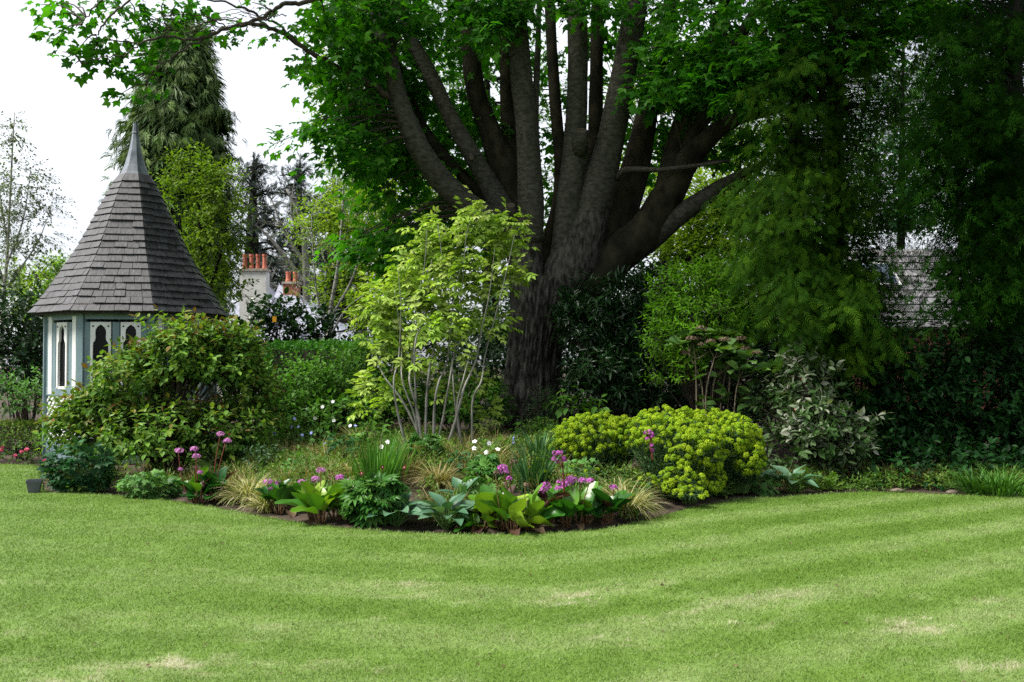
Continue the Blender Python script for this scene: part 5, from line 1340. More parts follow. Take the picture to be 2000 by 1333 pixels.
for u in np.arange(1650, 2500, 26):
    A = gb(u, 14.1); ac.tube([A, A + np.array([.05, .1, .9]), A + np.array([rng.uniform(-.2, .2), 0, 1.9])], [.03, .02, .008], 6, sub=3)
ac.obj('stems', M['twig'], t, kind='stuff')
po, Do, No, So, Ro = map(np.concatenate, (po, Do, No, So, Ro)); g_ = po[:, 2] > .01
leaves(t, OVATE, M['hornbeam'], po[g_], Do[g_], No[g_], So[g_], Ro[g_], nparts=300)
# ================================================================== LIME SPURGE
def bract_head(seed, lo, hi):
    global rng
    keep = rng; rng = np.random.default_rng(seed)
    a = Acc(); n = 46
    d = rdirs(n * 3); d = d[d[:, 2] > -.15][:n]
    p = d * np.array([.058, .058, .045]) * rng.uniform(.8, 1.08, len(d))[:, None]
    a.scatter(ovate(.52, .22, .05, .3, .75), p - d * .004, np.cross(d, rdirs(len(d))), d + rng.normal(size=d.shape) * .25, rng.uniform(.017, .027, len(d)), rng.uniform(lo, hi, len(d)))
    a.scatter(ovate(.52, .22, .05, .3, .75), p, -np.cross(d, rdirs(len(d))), d + rng.normal(size=d.shape) * .25, rng.uniform(.015, .024, len(d)), rng.uniform(lo, hi, len(d)))
    rng = keep
    return a.mesh('flower_head', M['euphorbia'])
EH = [bract_head(3, .0, .55), bract_head(4, .15, .75), bract_head(5, .3, .85), bract_head(6, .45, 1.0)]
def euphorbia(label, base, clusters, sc_=1.0, yel=0):
    t = thing('spurge', label, 'plant', base, 'lime green spurges'); base = np.array(base)
    ac = Acc(); lp = []
    for c, rad_, n in clusters:
        b, d = lumpy(c, rad_, int(n * 1.35), amp=.30, inner=.30, zmin=-.65, lumps=18)
        k = b[:, 2] > .12; b, d = b[k], d[k]
        for p, dd in zip(b, d):
            dd = nrm(dd * np.array([1, 1, .8]) + np.array([0, -.1, .75]))
            o = bpy.data.objects.new('flower_head', EH[min(3, max(0, int(rng.integers(4)) + (1 if yel and rng.random() < .6 else 0)))]); COL.objects.link(o); o.parent = t
            q = Vector(dd).to_track_quat('Z', 'Y'); s_ = sc_ * rng.uniform(.40, .72)
            o.matrix_local = Matrix.Translation(Vector(p - base)) @ q.to_matrix().to_4x4() @ Matrix.Rotation(rng.random() * 6.28, 4, 'Z') @ Matrix.Diagonal((s_, s_, s_ * rng.uniform(.8, 1.2), 1))
            root = base + (p - base) * np.array([.35, .35, 0]); root[2] = 0.02
            ac.tube([root, (root + p) / 2 + np.array([0, 0, .06]), p], [.006, .005, .004], 4, sub=2, cap=False)
            m = 16; tt = rng.uniform(.3, .98, m); lp.append((root + (p - root) * tt[:, None] + np.array([0, 0, .05]) * (1 - tt)[:, None], rng.random(m) * 6.28))
    ac.obj('stems', M['green stem'], t, kind='stuff')
    P_ = np.concatenate([x[0] for x in lp]); th = np.concatenate([x[1] for x in lp]); n = len(P_)
    leaves(t, ovate(.10, .03, -.15), M['euleaf'], P_, np.stack([np.cos(th), np.sin(th), rng.uniform(-.5, .5, n)], 1), np.array([0, 0, 1.0]) + rng.normal(size=(n, 3)) * .3, rng.uniform(.05, .085, n), rng.random(n))
    return t
EYU = 11.6
euphorbia('left dome of lime spurge, nearest the sycamore trunk', gb(1160, 11.8), [cl(1155, 865, 11.8, 72, 60, 290), cl(1210, 865, 11.7, 50, 50, 150), cl(1115, 880, 11.7, 40, 48, 100)])
euphorbia('biggest lime spurge dome, with a pink flower spike standing in it', gb(1320, 11.0), [cl(1300, 865, 11.3, 74, 66, 320), cl(1355, 895, 11.0, 58, 80, 290), cl(1270, 850, 11.5, 46, 44, 100), cl(1345, 840, 11.3, 50, 40, 90), cl(1330, 955, 10.7, 50, 40, 120), cl(1385, 945, 10.9, 36, 36, 70)])
euphorbia('right dome of lime spurge beside the silvery shrub', gb(1440, 11.5), [cl(1440, 875, 11.5, 54, 62, 240), cl(1415, 845, 11.7, 44, 42, 100), cl(1462, 905, 11.3, 32, 42, 80)])
euphorbia('small yellower spurge low at the lawn edge below the biggest dome', G(1345, 990), [cl(1345, 972, 10.45, 38, 24, 50)], .8, 1)
euphorbia('small spurge tuft between the blue green sword leaves', G(1050, 960), [cl(1048, 912, 10.6, 16, 18, 9), cl(1062, 930, 10.5, 14, 14, 7)], .7)
euphorbia('small spurge tuft behind the right hand striped sedge', G(1265, 975), [cl(1268, 945, 10.4, 20, 18, 11), cl(1130, 925, 10.8, 40, 14, 10)], .7)

# ================================================================== BERGENIAS
def bw(t): return .34 * math.sin(math.pi * min(1, (t * .92 + .04)) ** .85) ** .62
BL = [gridleaf(bw, 7, 3, cup=.5, arch=.22, wave=.10, seed=s_) for s_ in range(4)]
BLM = {}
def blade_obj(name, key, tm_list, mat, par, pos, D, N, s_, rv, label=None):
    i = int(rng.integers(len(tm_list))); q = round(float(rv) * 8) / 8
    if (key, i, q) not in BLM:
        a = Acc(); a.add(*tm_list[i], rnd=q); BLM[(key, i, q)] = a.mesh(name, mat, True)
    D = D / np.linalg.norm(D); N = N - (N @ D) * D; N /= np.linalg.norm(N); X = np.cross(D, N)
    l = pos - np.array(parent_world(par))
    o = bpy.data.objects.new(name, BLM[(key, i, q)]); COL.objects.link(o); o.parent = par
    o.matrix_local = Matrix(((X[0] * s_, D[0] * s_, N[0] * s_, l[0]), (X[1] * s_, D[1] * s_, N[1] * s_, l[1]), (X[2] * s_, D[2] * s_, N[2] * s_, l[2]), (0, 0, 0, 1)))
    if label: o['label'] = label
    return o
FIVE = merge([tmpl(rot2(np.array([(0, .05, 0), (-.38, .55, .28), (0, 1, .30), (.38, .55, .28)]), R(72 * k)), [(0, 3, 2, 1)]) for k in range(5)])
def stemline(par, base, top, r, mat, name='flower_stem', bend=.03):
    md = (base + top) / 2 + np.array([rng.uniform(-bend, bend), rng.uniform(-bend, bend), 0])
    a = Acc(); a.tube([base, md, top], [r, r * .9, r * .75], 8, sub=5); return a.obj(name, M[mat], par, smooth=True)
def bergenia(label, u, v, n, rad_, tone, flowers=(), size=.19, dead=0, rise=(.6, 1.35), stemmat='brown stem', base=None):
    b = G(u, v) if base is None else base
    t = thing('bergenia', label, 'plant', b, 'bergenias along the front of the border')
    st = Acc()
    n = int(n * 1.5); size *= 1.28
    nc = 1 if rad_ < .22 else 3
    crowns = [b + np.array([math.cos(q_ * 2.1 + .4) * rad_ * .5, math.sin(q_ * 2.1 + .4) * rad_ * .35, 0]) if nc > 1 else b for q_ in range(nc)]
    for i in range(n):
        cb = crowns[i % nc]; f = math.sqrt((i // nc + .5) / (n / nc))
        th = (i // nc) * 2.4 + rng.uniform(-.7, .7); el = np.clip(rise[1] + (rise[0] - rise[1]) * f ** 1.3 + rng.normal() * .22, -.15, 1.4)
        d = np.array([math.cos(th) * math.cos(el), math.sin(th) * math.cos(el), math.sin(el)])
        p0 = cb + np.array([math.cos(th) * .03, math.sin(th) * .03, .0])
        lift = rng.uniform(.03, .08) + .09 * math.sin(max(0, el))
        p = cb + np.array([math.cos(th) * rad_ * .32 * f, math.sin(th) * rad_ * .32 * f, lift])
        nn = np.array([-math.cos(th) * math.sin(el), -math.sin(th) * math.sin(el), math.cos(el)]) + rng.normal(size=3) * .38
        rv = np.clip(tone + rng.normal() * .26, 0, .88)
        lab = None
        if rng.random() < .06: rv, lab = 1.0, 'purple bronze leaf'
        blade_obj('leaf', 'berg', BL, M['bergenia'], t, p, d, nn, size * rng.uniform(.65, 1.2), rv, lab)
        st.tube([p0, (p0 + p) / 2 - np.array([0, 0, .01]), p + d * .01], [.008, .007, .006], 6, sub=3)
    for i in range(dead):
        th = rng.uniform(3.4, 6.0); p = b + np.array([math.cos(th) * rad_ * .9, math.sin(th) * rad_ * .7, .05])
        blade_obj('leaf', 'dead', BL, M['deadleaf'], t, p, np.array([math.cos(th), math.sin(th), -.1]), np.array([0, -.1, 1.0]) + rng.normal(size=3) * .3, size * rng.uniform(.45, .65), rng.random() * .8, 'withered brown leaf')
    st.obj('stalks', M['brown stem'], t, smooth=True, kind='stuff')
    for (fu, fv, r_, mat) in flowers:
        Yf = b[1] + rng.uniform(-.12, .12); top = P(fu, fv, Yf)
        bu = b + np.array([(top[0] - b[0]) * .55, (Yf - b[1]), .03])
        s_ = stemline(t, bu, top, .006 if mat != 'dried' else .005, 'red stem' if stemmat == 'red stem' else 'brown stem')
        k = Yf / F
        c = 0
        for q in range(2 if r_ > 12 else 1):
            off = np.array([rng.uniform(-.35, .35) * r_ * k, 0, -q * r_ * k * .5]); 
            head(t, top + off + np.array([0, 0, r_ * k * .15]), r_ * k * .85, 36, .0130, mat, flat_=.7, sink=.3, shape=FIVE)
    return t
bergenia('tall dark bergenia clump beside the bronze tipped shrub, pink heads on red stems', 396, 982, 22, .26, .25, [(430, 850, 9, 'pink'), (441, 863, 9, 'pink'), (348, 883, 11, 'pink'), (381, 880, 10, 'pink'), (385, 893, 9, 'pink'), (391, 924, 6, 'pink'), (352, 918, 5, 'pink')], .20, stemmat='red stem', rise=(.3, 1.3))
bergenia('dark leaved bergenia between the pale striped sedge and the brighter clump', 552, 1003, 15, .24, .22, [(522, 944, 11, 'pink'), (531, 957, 6, 'pink'), (587, 944, 10, 'pink'), (545, 945, 7, 'pink')], .19, dead=1)
bergenia('bright green upright bergenia left of the hellebore', 632, 1020, 20, .27, .62, [(616, 938, 10, 'pink'), (626, 921, 10, 'pink'), (664, 935, 10, 'magenta'), (681, 941, 7, 'pink')], .205, dead=2, rise=(.55, 1.35))
bergenia('lightest yellow green bergenia at the centre front of the border', 1005, 1038, 22, .30, .80, [(985, 917, 13, 'magenta'), (968, 925, 8, 'dried'), (1000, 905, 9, 'dried'), (991, 948, 8, 'dried'), (1026, 950, 8, 'dried'), (997, 977, 9, 'dried'), (995, 936, 6, 'magenta')], .215, dead=3, rise=(.4, 1.35))
bergenia('broad dark bergenia by the right hand striped sedge, crowned with purple pink heads', 1110, 1026, 26, .36, .38, [(1063, 953, 14, 'magenta'), (1100, 947, 14, 'magenta'), (1115, 938, 13, 'magenta'), (1136, 941, 11, 'magenta'), (1152, 941, 9, 'magenta'), (1090, 956, 8, 'magenta')], .20, dead=3, rise=(.55, 1.35))
bergenia('small bergenia end clump with two round pink heads against the striped sedge', 1188, 1024, 11, .20, .30, [(1198, 954, 9, 'magenta'), (1179, 971, 8, 'magenta'), (1201, 1003, 4, 'magenta')], .175, dead=1)
bergenia('partly withered low bergenia with a pale papery leaf left of the lightest clump', 945, 1034, 10, .22, .45, [], .18, dead=4, rise=(.1, .9))
# taller pink spikes
def spike(label, u, v0, v1, Y, side, heads):
    b = P(u, v0, Y); t = thing('flower_spike', label, 'flower', b, 'tall pink flower spikes')
    top = P(u - 6, v1, Y); stemline(t, b, top, .009, 'red stem', bend=.01)
    for (fu, fv, r_) in heads:
        p = P(fu, fv, Y - .02); stemline(t, P(u - 4, fv + 12, Y), p, .004, 'red stem'); head(t, p, r_ * .75 * Y / F, 18, .012, 'magenta', sink=.5, shape=FIVE, flat_=.9)
    return t
spike('tall pink flower spike on a thick dark red stem above the broad bergenia', 1104, 1000, 888, 9.25, 1, [(1084, 886, 7), (1094, 884, 7), (1082, 897, 6), (1100, 895, 6), (1090, 903, 6), (1103, 900, 5), (1091, 885, 7)])
spike('short pink flower spike standing against the biggest lime spurge', 1275, 900, 848, 10.35, 1, [(1262, 846, 6), (1272, 848, 7), (1274, 852, 6), (1264, 857, 5), (1273, 870, 4), (1274, 880, 4), (1268, 843, 5)])

# ================================================================== HOSTAS, FERNS, LOW LEAFY CLUMPS
def hw(t): return .30 * math.sin(math.pi * min(1, t * .97 + .03) ** .62) ** .9
HLF = [gridleaf(hw, 7, 2, cup=.45, arch=.34, wave=.05, seed=s_, rib=.02) for s_ in range(3)]
def hosta(label, u, v, n, rad_, size, tone=.5, mat='hosta', key='host'):
    b = G(u, v); t = thing('hosta', label, 'plant', b, 'blue green hostas')
    st = Acc()
    for i in range(n):
        th = i * 2.4 + rng.uniform(-.25, .25); f = math.sqrt((i + .5) / n); el = 1.15 - .95 * f + rng.uniform(-.1, .15)
        d = np.array([math.cos(th) * math.cos(el), math.sin(th) * math.cos(el), math.sin(el)])
        p = b + np.array([math.cos(th) * rad_ * .55 * f, math.sin(th) * rad_ * .55 * f, .12 + .10 * (1 - f)])
        blade_obj('leaf', key, HLF, M[mat], t, p, d, np.array([-math.cos(th) * .3, -math.sin(th) * .3 - .1, 1.0]) + rng.normal(size=3) * .15, size * rng.uniform(.8, 1.2), np.clip(tone + rng.normal() * .25, 0, 1))
        st.tube([b + np.array([math.cos(th) * .02, math.sin(th) * .02, 0]), p], [.007, .005], 5)
    st.obj('stalks', M['green stem'], t, kind='stuff'); return t
hosta('blue green hosta with pointed leaves right of the hellebore', 775, 1028, 22, .30, .215)
hosta('blue green hosta beside the pale papery bergenia leaf', 872, 1034, 24, .30, .205, .6)
hosta('hosta half hidden behind the two front hostas', 905, 1000, 14, .24, .19, .4)
hosta('upper hosta of the pair at the bare soil right of the lime spurges', 1500, 962, 10, .24, .19, .45)
hosta('flat leaved hosta at the lawn edge under the silvery shrub', 1548, 962, 12, .27, .21, .6)
def fernp(label, u, v, n, size, up=.6):
    b = G(u, v); t = thing('fern', label, 'fern', b, 'pale green ferns')
    th = np.arange(n) * 2.4; el = rng.uniform(up, 1.3, n)
    d = np.stack([np.cos(th) * np.cos(el), np.sin(th) * np.cos(el), np.sin(el)], 1)
    leaves(t, FERN, M['fern'], b + d * .02, d, np.array([0, -.2, 1.0]) + d * np.array([-.6, -.6, 0]), size * rng.uniform(.8, 1.15, n), rng.random(n), nparts=n, part='frond')
fernp('upright fern behind the flat leaved hosta', 1562, 950, 9, .30, .9); fernp('low fern at the lawn edge beneath the silvery shrub', 1620, 957, 10, .24, .3)
PALM = merge([(rot2(LANCE[0], R(-80 + 160 / 6 * k), (0, 0), 1 - .04 * abs(k - 3)), LANCE[1], LANCE[2]) for k in range(7)])
def clump(name, label, u, v, ru, rv, n, mat, leaf, tm, cat='plant', dY=.3, nparts=0, group=None, Y=None, droop=.3):
    b = G(u, v) if Y is None else gb(u, Y); k = b[1] / F
    t = thing(name, label, cat, b, group)
    H_ = rv * 2 * k
    c = b + np.array([0, 0, H_ * .35])
    p, d = lumpy(c, (ru * k, min(ru * k, .5) if dY is None else dY, H_ * .65), n, amp=.3, inner=.4, zmin=-.5)
    g_ = p[:, 2] > b[2] + .01; p, d = p[g_], d[g_]; m = len(p)
    dd = d * np.array([1, 1, .3]) + rng.normal(size=(m, 3)) * .45; dd[:, 2] -= droop
    ac = Acc()
    for q in p[::3]: ac.tube([b + (q - b) * np.array([.4, .4, 0]), q], [.004, .003], 4, cap=False)
    ac.obj('stalks', M['green stem'], t, kind='stuff')
    leaves(t, tm, M[mat], p, dd, np.array([0, -.15, 1.0]) + d * .7 + rng.normal(size=(m, 3)) * .3, leaf * rng.uniform(.65, 1.3, m), rng.random(m), nparts=nparts)
    return t
clump('hellebore', 'dark green hellebore with fingered leaves between bright bergenia and hosta', 735, 1022, 55, 48, 260, 'hellebore', .13, PALM, nparts=120)
clump('hellebore', 'smaller fresh green fingered clump behind the middle hosta', 930, 990, 38, 28, 110, 'mint', .11, PALM, nparts=60)
clump('hellebore', 'dark fingered clump under the white anemones', 950, 955, 38, 32, 130, 'hellebore', .10, PALM, nparts=40)
clump('cranesbill', 'dark blue green lobed leaf mound beside the plastic pot', 160, 962, 78, 46, 520, 'cranes', .095, MAPLE, nparts=200)
clump('cranesbill', 'fresh pale green lobed leaf mound left of the tall dark bergenia', 300, 976, 62, 28, 340, 'mint', .085, MAPLE, nparts=200)
clump('cranesbill', 'small pale lobed clump at the lawn edge beside the right spurge', 1485, 965, 32, 18, 70, 'mint', .085, MAPLE, nparts=40)
clump('leafy_clump', 'big soft leaf clump behind the tall dark bergenia', 400, 905, 42, 28, 46, 'hydrangea', .17, ovate(.3, .08, -.1), nparts=40)
for i, (u, v, ru, rv, lab) in enumerate([(640, 925, 70, 20, 'low green filler between the sedges in the middle of the border'), (520, 925, 45, 30, 'grey green filler behind the pale striped sedge'), (560, 880, 50, 24, 'low leafy filler below the bamboo cane'), (700, 870, 60, 22, 'low leafy filler at the left foot of the pale stems'), (960, 905, 45, 25, 'low leafy filler at the right foot of the pale stems'),
                                       (1070, 890, 34, 26, 'low leafy filler left of the left spurge dome'), (1060, 860, 50, 24, 'leafy filler at the foot of the sycamore'), (780, 870, 40, 18, 'leafy filler among the blue green blades by the pale stems'), (1400, 968, 40, 18, 'leafy filler under the right spurge dome'), (1230, 960, 30, 26, 'leafy filler between left and biggest spurge domes')]):
    clump('leafy_clump', lab, u, v, ru, rv, 300, 'undergrowth' if i != 1 else 'euleaf', .055, OVATE, group='low leafy fillers in the border')

for u, v, ru, rv, n_, mat, lf, tm_, lab in [(470, 912, 40, 36, 130, 'hellebore', .10, PALM, 'fingered clump at the shady end behind the pale striped sedge'), (590, 935, 44, 24, 150, 'mint', .07, MAPLE, 'fresh lobed clump behind the dark leaved bergenia'), (668, 905, 40, 30, 120, 'cranes', .08, MAPLE, 'dark lobed clump left of the sword leaves'), (520, 895, 40, 34, 90, 'hydrangea', .10, OVATE, 'tall leafy clump by the foot of the bamboo cane'),
        (620, 890, 46, 30, 130, 'mint', .075, OVATE, 'pale green leafy clump in mid border behind the sedges'), (830, 905, 44, 26, 110, 'hellebore', .09, PALM, 'fingered clump at the front of the pale stems'), (905, 935, 40, 26, 120, 'cranes', .075, MAPLE, 'lobed clump between the straw sedge and the anemones'), (1130, 945, 44, 28, 120, 'mint', .07, MAPLE, 'lobed clump behind the purple pink heads'),
        (575, 862, 40, 34, 90, 'euleaf', .10, LANCE, 'narrow grey leaved clump below the thin grey cane'), (725, 890, 40, 34, 100, 'midgreen', .09, OVATE, 'leafy clump behind the white flower above the sword leaves'), (1240, 985, 30, 22, 90, 'hellebore', .07, PALM, 'small fingered clump between the striped sedge and the spurge')]:
    clump('leafy_clump', lab, u, v, ru, rv, n_, mat, lf, tm_, group='mixed leafy clumps in the border')

# ================================================================== GRASSY CLUMPS
def blades(acc, base, n, length, el0, bend, wd, spread, seg=5, rnd=None, az=None):
    th = rng.random(n) * 6.283 if az is None else az
    L_ = length * rng.uniform(.6, 1.15, n); el = rng.uniform(*el0, n); bd = rng.uniform(*bend, n)
    p = base + np.stack([np.cos(th) * spread * rng.random(n), np.sin(th) * spread * rng.random(n), np.zeros(n)], 1)
    tw = rng.normal(size=n) * .5
    sd = np.stack([-np.sin(th + tw), np.cos(th + tw), np.zeros(n)], 1)
    rows = []
    for k in range(seg + 1):
        t = k / seg; w_ = wd * (1 - t ** 2.2) * (.6 + .4 * min(1, t * 4)) + .0004
        rows.append(np.stack([p - sd * w_, p + sd * w_], 1))
        e = el - bd * t
        p = p + np.stack([np.cos(th) * np.cos(e), np.sin(th) * np.cos(e), np.sin(e)], 1) * (L_ / seg)[:, None]
        p[:, 2] = np.maximum(p[:, 2], base[2] + .01)
    V = np.stack(rows, 1).reshape(n, -1, 3); m = (seg + 1) * 2
    lo = np.concatenate([[2 * k, 2 * k + 1, 2 * k + 3, 2 * k + 2] for k in range(seg)])
    r_ = rng.random(n) if rnd is None else rnd
    acc.add(V.reshape(-1, 3), (lo[None] + (np.arange(n) * m)[:, None]).ravel(), np.full(n * seg, 4), np.repeat(r_, m))
def sedge(label, u, v, n, length, mat='sedge', wd=.0042, el=(.7, 1.45), bend=(.9, 2.3), spread=.09, name='sedge', group='arching sedge tufts', Y=None):
    b = G(u, v); t = thing(name, label, 'grass plant', b, group)
    a = Acc(); blades(a, b, n, length, el, bend, wd, spread); a.obj('leaves', M[mat], t, kind='stuff'); return t
sedge('cream striped sedge between the tall dark bergenia and the front bergenias', 487, 985, 520, .42)
sedge('cream striped sedge spilling over the lawn edge, left of the dark bergenia', 520, 1000, 320, .33)
sedge('cream striped sedge arching over the lawn edge right of the bergenias', 1222, 1012, 620, .47)
sedge('cream striped sedge just behind the right hand front sedge', 1200, 985, 300, .42)
sedge('big straw coloured sedge in front of the pale stems', 855, 955, 560, .40, 'tansedge')
sedge('straw coloured sedge at the left of the sword leaves', 640, 915, 420, .42, 'tansedge')
sedge('straw coloured sedge below the bamboo cane', 560, 905, 320, .40, 'tansedge')
sedge('straw coloured sedge behind the white anemone by the sword leaves', 700, 880, 300, .42, 'tansedge')
sedge('straw coloured sedge right of the pale stems', 960, 915, 300, .40, 'tansedge')
sedge('straw coloured sedge against the foot of the pale stems', 800, 905, 340, .42, 'tansedge')
sedge('straw coloured sedge behind the front pink bergenia heads', 690, 945, 280, .36, 'tansedge')
sedge('straw coloured sedge at the back of the border below the green shrub', 620, 865, 300, .45, 'tansedge')
sedge('straw coloured sedge behind the purple pink heads', 1020, 935, 160, .34, 'tansedge')
sedge('bright green sword leaf clump in the middle of the border', 735, 958, 190, .56, 'iris', .010, (1.2, 1.57), (.0, .45), .22, 'iris', 'sword leaf clumps')
sedge('bright green sword leaves just behind the main sword clump', 760, 940, 90, .5, 'iris', .010, (1.2, 1.57), (.0, .5), .22, 'iris', 'sword leaf clumps')
sedge('blue green sword leaf clump left of the lime spurge', 1035, 965, 120, .52, 'darkiris', .011, (1.1, 1.55), (.1, .8), .17, 'iris', 'sword leaf clumps')
sedge('narrow blue green sword leaves under the sycamore by the spurge', 1055, 915, 110, .48, 'darkiris', .011, (1.0, 1.5), (.2, 1.0), .2, 'iris', 'sword leaf clumps')
sedge('arching strap leaved clump at the far right edge of the lawn', 1950, 968, 260, .42, 'iris', .009, (.7, 1.4), (.3, 1.5), .35, 'daylily', 'strap leaf clumps')
sedge('arching strap leaved clump in front of the hornbeam hedge corner', 1910, 966, 150, .36, 'iris', .009, (.7, 1.4), (.3, 1.5), .22, 'daylily', 'strap leaf clumps')
sedge('pale grass tuft at the far left under the evergreen', 22, 880, 120, .3, 'iris', .006, (1.0, 1.5), (.2, .9), .3, 'grass_tuft', 'strap leaf clumps')

# ================================================================== SMALL FLOWERS
PET = merge([(rot2(ovate(.42, .12, .18, .35, .75)[0], R(72 * k), (0, 0), 1.0), ovate(.42)[1], ovate(.42)[2]) for k in range(5)])
def flower(name, label, u, v, base_v, r_px, mat, group, cat='flower', face=(-.1, -.8, .5), n=1, stem='green stem'):
    b = G(u, base_v); top = P(u, v, b[1]); t = thing(name, label, cat, b, group)
    stemline(t, b, top, .003, stem)
    a = Acc(); f = np.array(face) + rng.normal(size=3) * .3
    a.scatter(PET, top[None], np.cross(f, [0.2, .1, 1])[None], f[None], r_px * b[1] / F, rng.random(1)); a.obj('petals', M[mat], t)
    a = Acc(); a.tube([top, top + f / np.linalg.norm(f) * .006], .005, 8); a.obj('centre', M['yellow petal'], t); return t
for u, v, lab in [(927, 863, 'white anemone, upper left bloom of the group by the pale stems'), (926, 876, 'white anemone, lower left bloom of the group by the pale stems'), (955, 866, 'white anemone, top bloom of the group by the pale stems'), (950, 884, 'white anemone, lowest and largest bloom of the group'), (972, 878, 'white anemone, right hand bloom of the group by the pale stems'), (765, 873, 'white anemone above the sword leaves'), (746, 873, 'narrow white anemone just left of the one above the sword leaves'), (757, 864, 'small white anemone tip above the pair by the sword leaves')]:
    flower('anemone', lab, u, v, 925, 5.2, 'white petal', 'white anemones')
BLUE = [(570, 834, 'left of a close pair right of the bamboo cane'), (583, 834, 'right of a close pair right of the bamboo cane'), (536, 847, 'just left of the bamboo cane'), (590, 850, 'below the close pair right of the cane'), (694, 832, 'highest on the right, near the pale stems'), (504, 846, 'by the edge of the bronze tipped shrub'), (635, 867, 'left of two low ones in mid border'), (650, 871, 'right of two low ones in mid border'), (608, 846, 'beside the foot of the thin grey cane'), (528, 836, 'above the one just left of the bamboo cane'), (508, 857, 'under the one at the edge of the bronze tipped shrub'), (575, 818, 'topmost, above the close pair'), (492, 892, 'low against the grey green filler'), (466, 856, 'leftmost, inside the shade of the bronze tipped shrub')]
for u, v, lab in BLUE:
    lab = 'tiny blue flower ' + lab
    flower('forget_me_not', lab, u, v, 900, 3.6, 'blue petal', 'tiny blue flowers in the border')
CREAM = [(652, 822, 'largest and nearest the sword leaves'), (615, 817, 'just right of the thin grey cane'), (684, 832, 'low, nearest the pale stems'), (560, 800, 'beside the tip of the bamboo cane'), (600, 800, 'touching the thin grey cane'), (630, 795, 'in the middle of the loose green shrub'), (578, 808, 'between the two canes'), (650, 785, 'topmost in the loose green shrub')]
for u, v, lab in CREAM:
    lab = 'small cream bloom ' + lab
    flower('white_bloom', lab, u, v, 880, 4, 'white petal', 'small cream blooms')
for u, v, lab in [(790, 913, 'dark red bloom on a bent stem right of the sword leaves'), (747, 913, 'dark red bloom in front of the middle of the sword leaves'), (706, 925, 'dark red bloom left of the sword leaves above the bergenia')]:
    flower('dark_red_bloom', lab, u, v, 985, 4.5, 'dark red', 'dark red blooms', stem='red stem')
def bluebell(label, u, v, vb):
    b = G(u, vb); t = thing('bluebell', label, 'flower', b, 'bluebells'); top = P(u, v, b[1]); stemline(t, b, top, .004, 'green stem')
    n = 12; tt = rng.uniform(.55, 1, n); p = b + (top - b) * tt[:, None]; th = rng.random(n) * 6.28; d = np.stack([np.cos(th), np.sin(th), -1.2 + 0 * th], 1)
    a = Acc(); a.scatter(ovate(.35, .15, .1, .4, .8), p, d, np.stack([np.cos(th), np.sin(th), 1 + 0 * th], 1), .032, rng.random(n)); a.obj('petals', M['blue petal'], t)
bluebell('bluebell against the dark stems of the bronze tipped shrub', 482, 868, 915); bluebell('bluebell leaning beside the first near the bronze tipped shrub', 474, 873, 918); bluebell('lone bluebell above the anemones at the sycamore foot', 1004, 848, 895)
rb = shrub('rose_bush', 'low rose bush with pink blooms at the left edge by the path', gb(45, 15.4), [cl(40, 875, 15.4, 48, 28, 60), cl(0, 880, 15.4, 30, 26, 34), cl(75, 885, 15.3, 24, 24, 30)], 'undergrowth', .055, m=6, tl=.2, stems=6)
for u, v in [(5, 874), (2, 880), (52, 878), (42, 883), (88, 900), (30, 890)]: head(rb, P(u, v, 15.0), .028, 16, .018, 'hot pink', 'bloom', sink=.8, shape=PET)

# ================================================================== CANES, POT, STONES
def cane(label, a_, b_, r, mat='cane'):
    g0 = G(*a_); t0 = P(b_[0], b_[1], g0[1]); t = thing('garden_cane', label, 'cane', g0)
    a = Acc(); n_ = 13; q = g0 + (t0 - g0) * np.linspace(0, 1, n_)[:, None]; rr_ = np.where(np.arange(n_) % 3 == 0, r * 1.25, r)
    a.tube(q, rr_, 7); a.obj('shaft', M[mat], t, smooth=True)
cane('straight bamboo cane leaning at the edge of the bronze tipped shrub', (543, 886), (562, 784), .007)
cane('thin grey cane leaning in front of the loose green shrub', (612, 850), (585, 788), .005, 'pale stem')
pb = np.array([*flat(67, 962), 0.0])
pot = thing('plant_pot', 'empty square dark plastic plant pot standing at the lawn edge', 'pot', pb)
def square_pot(w0, w1, h, th_):
    r_ = [(w0, 0), (w1, h - .03), (w1 + .012, h - .03), (w1 + .016, h), (w1 + .002, h), (w1 - th_, h - .03), (w0 - th_, .02)]
    V, Fc = [], []
    for (w_, z) in r_: V += [(-w_ / 2, -w_ / 2, z), (w_ / 2, -w_ / 2, z), (w_ / 2, w_ / 2, z), (-w_ / 2, w_ / 2, z)]
    for i in range(len(r_) - 1): Fc += [(i * 4 + j, i * 4 + (j + 1) % 4, i * 4 + 4 + (j + 1) % 4, i * 4 + 4 + j) for j in range(4)]
    Fc += [(3, 2, 1, 0), tuple(range((len(r_) - 1) * 4, len(r_) * 4))]
    return V, Fc
V, Fc = square_pot(.115, .150, .145, .006); a = Acc(); rz = R(18); rot = np.array([[math.cos(rz), -math.sin(rz), 0], [math.sin(rz), math.cos(rz), 0], [0, 0, 1]])
a.faces(np.array(V) @ rot.T + pb, Fc); a.obj('body', M['pot'], pot)
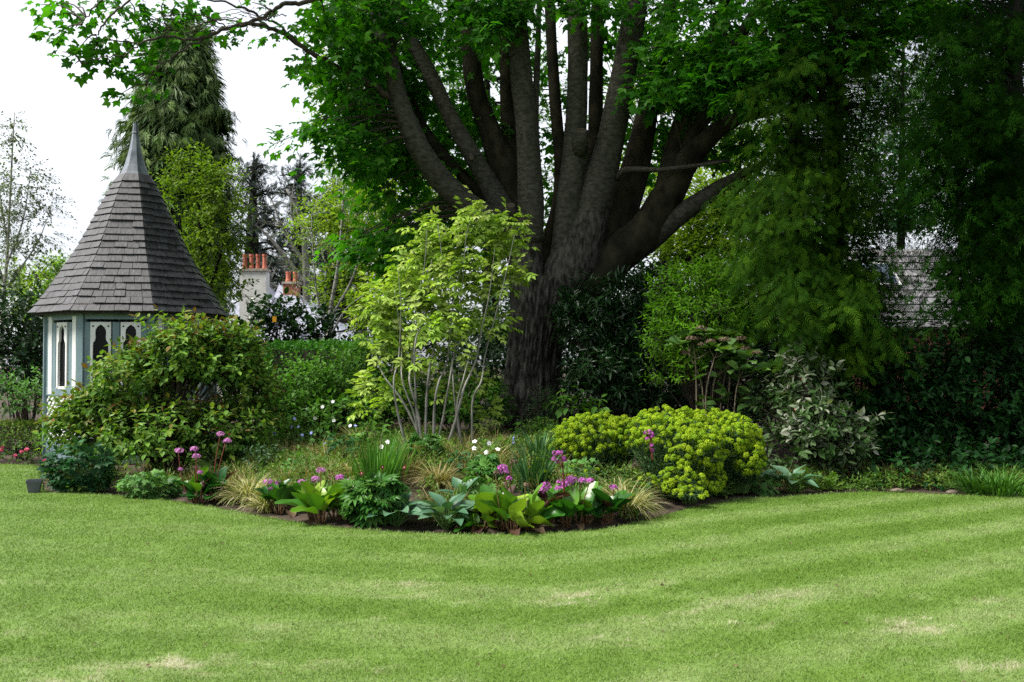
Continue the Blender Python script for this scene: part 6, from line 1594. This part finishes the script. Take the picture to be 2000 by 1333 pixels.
def stone(label, u, v, sx, sy, sz):
    sx, sy, sz = sx * .8, sy * .8, sz * .7
    x, y = flat(u, v); d = rdirs(0) if False else None
    nu, nv = 12, 8; V, Fc = [], []
    for i in range(nv + 1):
        for j in range(nu):
            p_ = math.pi * i / nv; t_ = 2 * math.pi * j / nu
            q = np.array([math.sin(p_) * math.cos(t_), math.sin(p_) * math.sin(t_), math.cos(p_)]); k = .85 + .4 * fbm(q[0] * 1.5 + u, q[1] * 1.5 + 9, q[2] * 1.5 + 5, 3)
            V.append(q * k * np.array([sx, sy, sz]) + np.array([x, y, sz * .3]))
    for i in range(nv):
        for j in range(nu): Fc.append((i * nu + j, i * nu + (j + 1) % nu, (i + 1) * nu + (j + 1) % nu, (i + 1) * nu + j))
    a = Acc(); a.faces(V, Fc); o = a.obj('stone', M['stone brown'] if 'brown' in label or 'rounded' in label else M['stone'], smooth=True); tag(o, label, 'stone')
stone('flat pale stone on the lawn edge by the dark lobed mound', 116, 961, .075, .05, .018); stone('small brown stone at the lawn edge below the hornbeam hedge', 1752, 960, .10, .06, .04); stone('rounded stone beside the strap leaved clump', 1860, 964, .09, .06, .045)

# ================================================================== LOW COVER BETWEEN THE PLANTS
def bed_points(n, u0, u1, v0, v1):
    u = rng.uniform(u0, u1, n); v = rng.uniform(v0, v1, n)
    return np.array([G(a_, b_) for a_, b_ in zip(u, v)])
pts = np.concatenate([bed_points(230, 430, 1090, 862, 935), bed_points(70, 440, 700, 925, 985), bed_points(50, 880, 1230, 930, 990), bed_points(40, 1220, 1480, 940, 975), bed_points(60, 80, 450, 900, 965)])
ac = Acc(); gr = Acc()
pts = np.concatenate([pts, bed_points(60, 480, 1260, 985, 1036), bed_points(60, 1400, 1700, 935, 965), bed_points(50, 1690, 2000, 938, 962), bed_points(90, 430, 820, 845, 925)])
for p in pts:
    e = y_edge(p[0])
    if p[1] < e + .10: continue
    kx = fbm(np.array([p[0] * .9]), np.array([p[1] * .9]), 4)[0]
    if rng.random() < .62:
        b, d = lumpy(p + np.array([0, 0, .03]), (.17, .17, rng.uniform(.07, .22)), 30, zmin=-.05, inner=.5)
        x = twigs(b, nrm(d + np.array([0, 0, .4])), .09, 4, rng.choice([.035, .045, .06]), spread=.9)
        ac.scatter(KITE, x[0], x[1], x[2], x[3] * 1.15, np.clip(rng.random(len(x[0])) * .5 + kx * .5, 0, 1))
    elif p[1] > e + .55:
        blades(gr, p, 60, rng.uniform(.18, .38), (.9, 1.5), (.5, 2.0), .0035, .12, seg=3, rnd=np.clip(rng.random(60) * .7 + .1, 0, 1))
ac.obj('ground_cover', M['undergrowth'], kind='stuff')
gr.obj('wispy_grass', M['tansedge'], kind='stuff')

# bits lying on the lawn
n = 150
yy = (math.sqrt(4.6) + rng.random(n) * (math.sqrt(11) - math.sqrt(4.6))) ** 2; xx = (rng.random(n) - .5) * 1.0 * yy
ok = yy < y_edge(xx) - .1; xx, yy = xx[ok], yy[ok]; n = len(xx)
a = Acc(); th = rng.random(n) * 6.283
a.scatter(OVATE, np.stack([xx, yy, (fbm(xx * 1.5, yy * 1.5, 2) - .5) * .02 + .012], 1), np.stack([np.cos(th), np.sin(th), rng.normal(size=n) * .2], 1), np.array([0, 0, 1.0]) + rng.normal(size=(n, 3)) * .3, rng.uniform(.012, .034, n), rng.random(n))
a.obj('fallen_leaves', M['deadleaf'], kind='stuff')
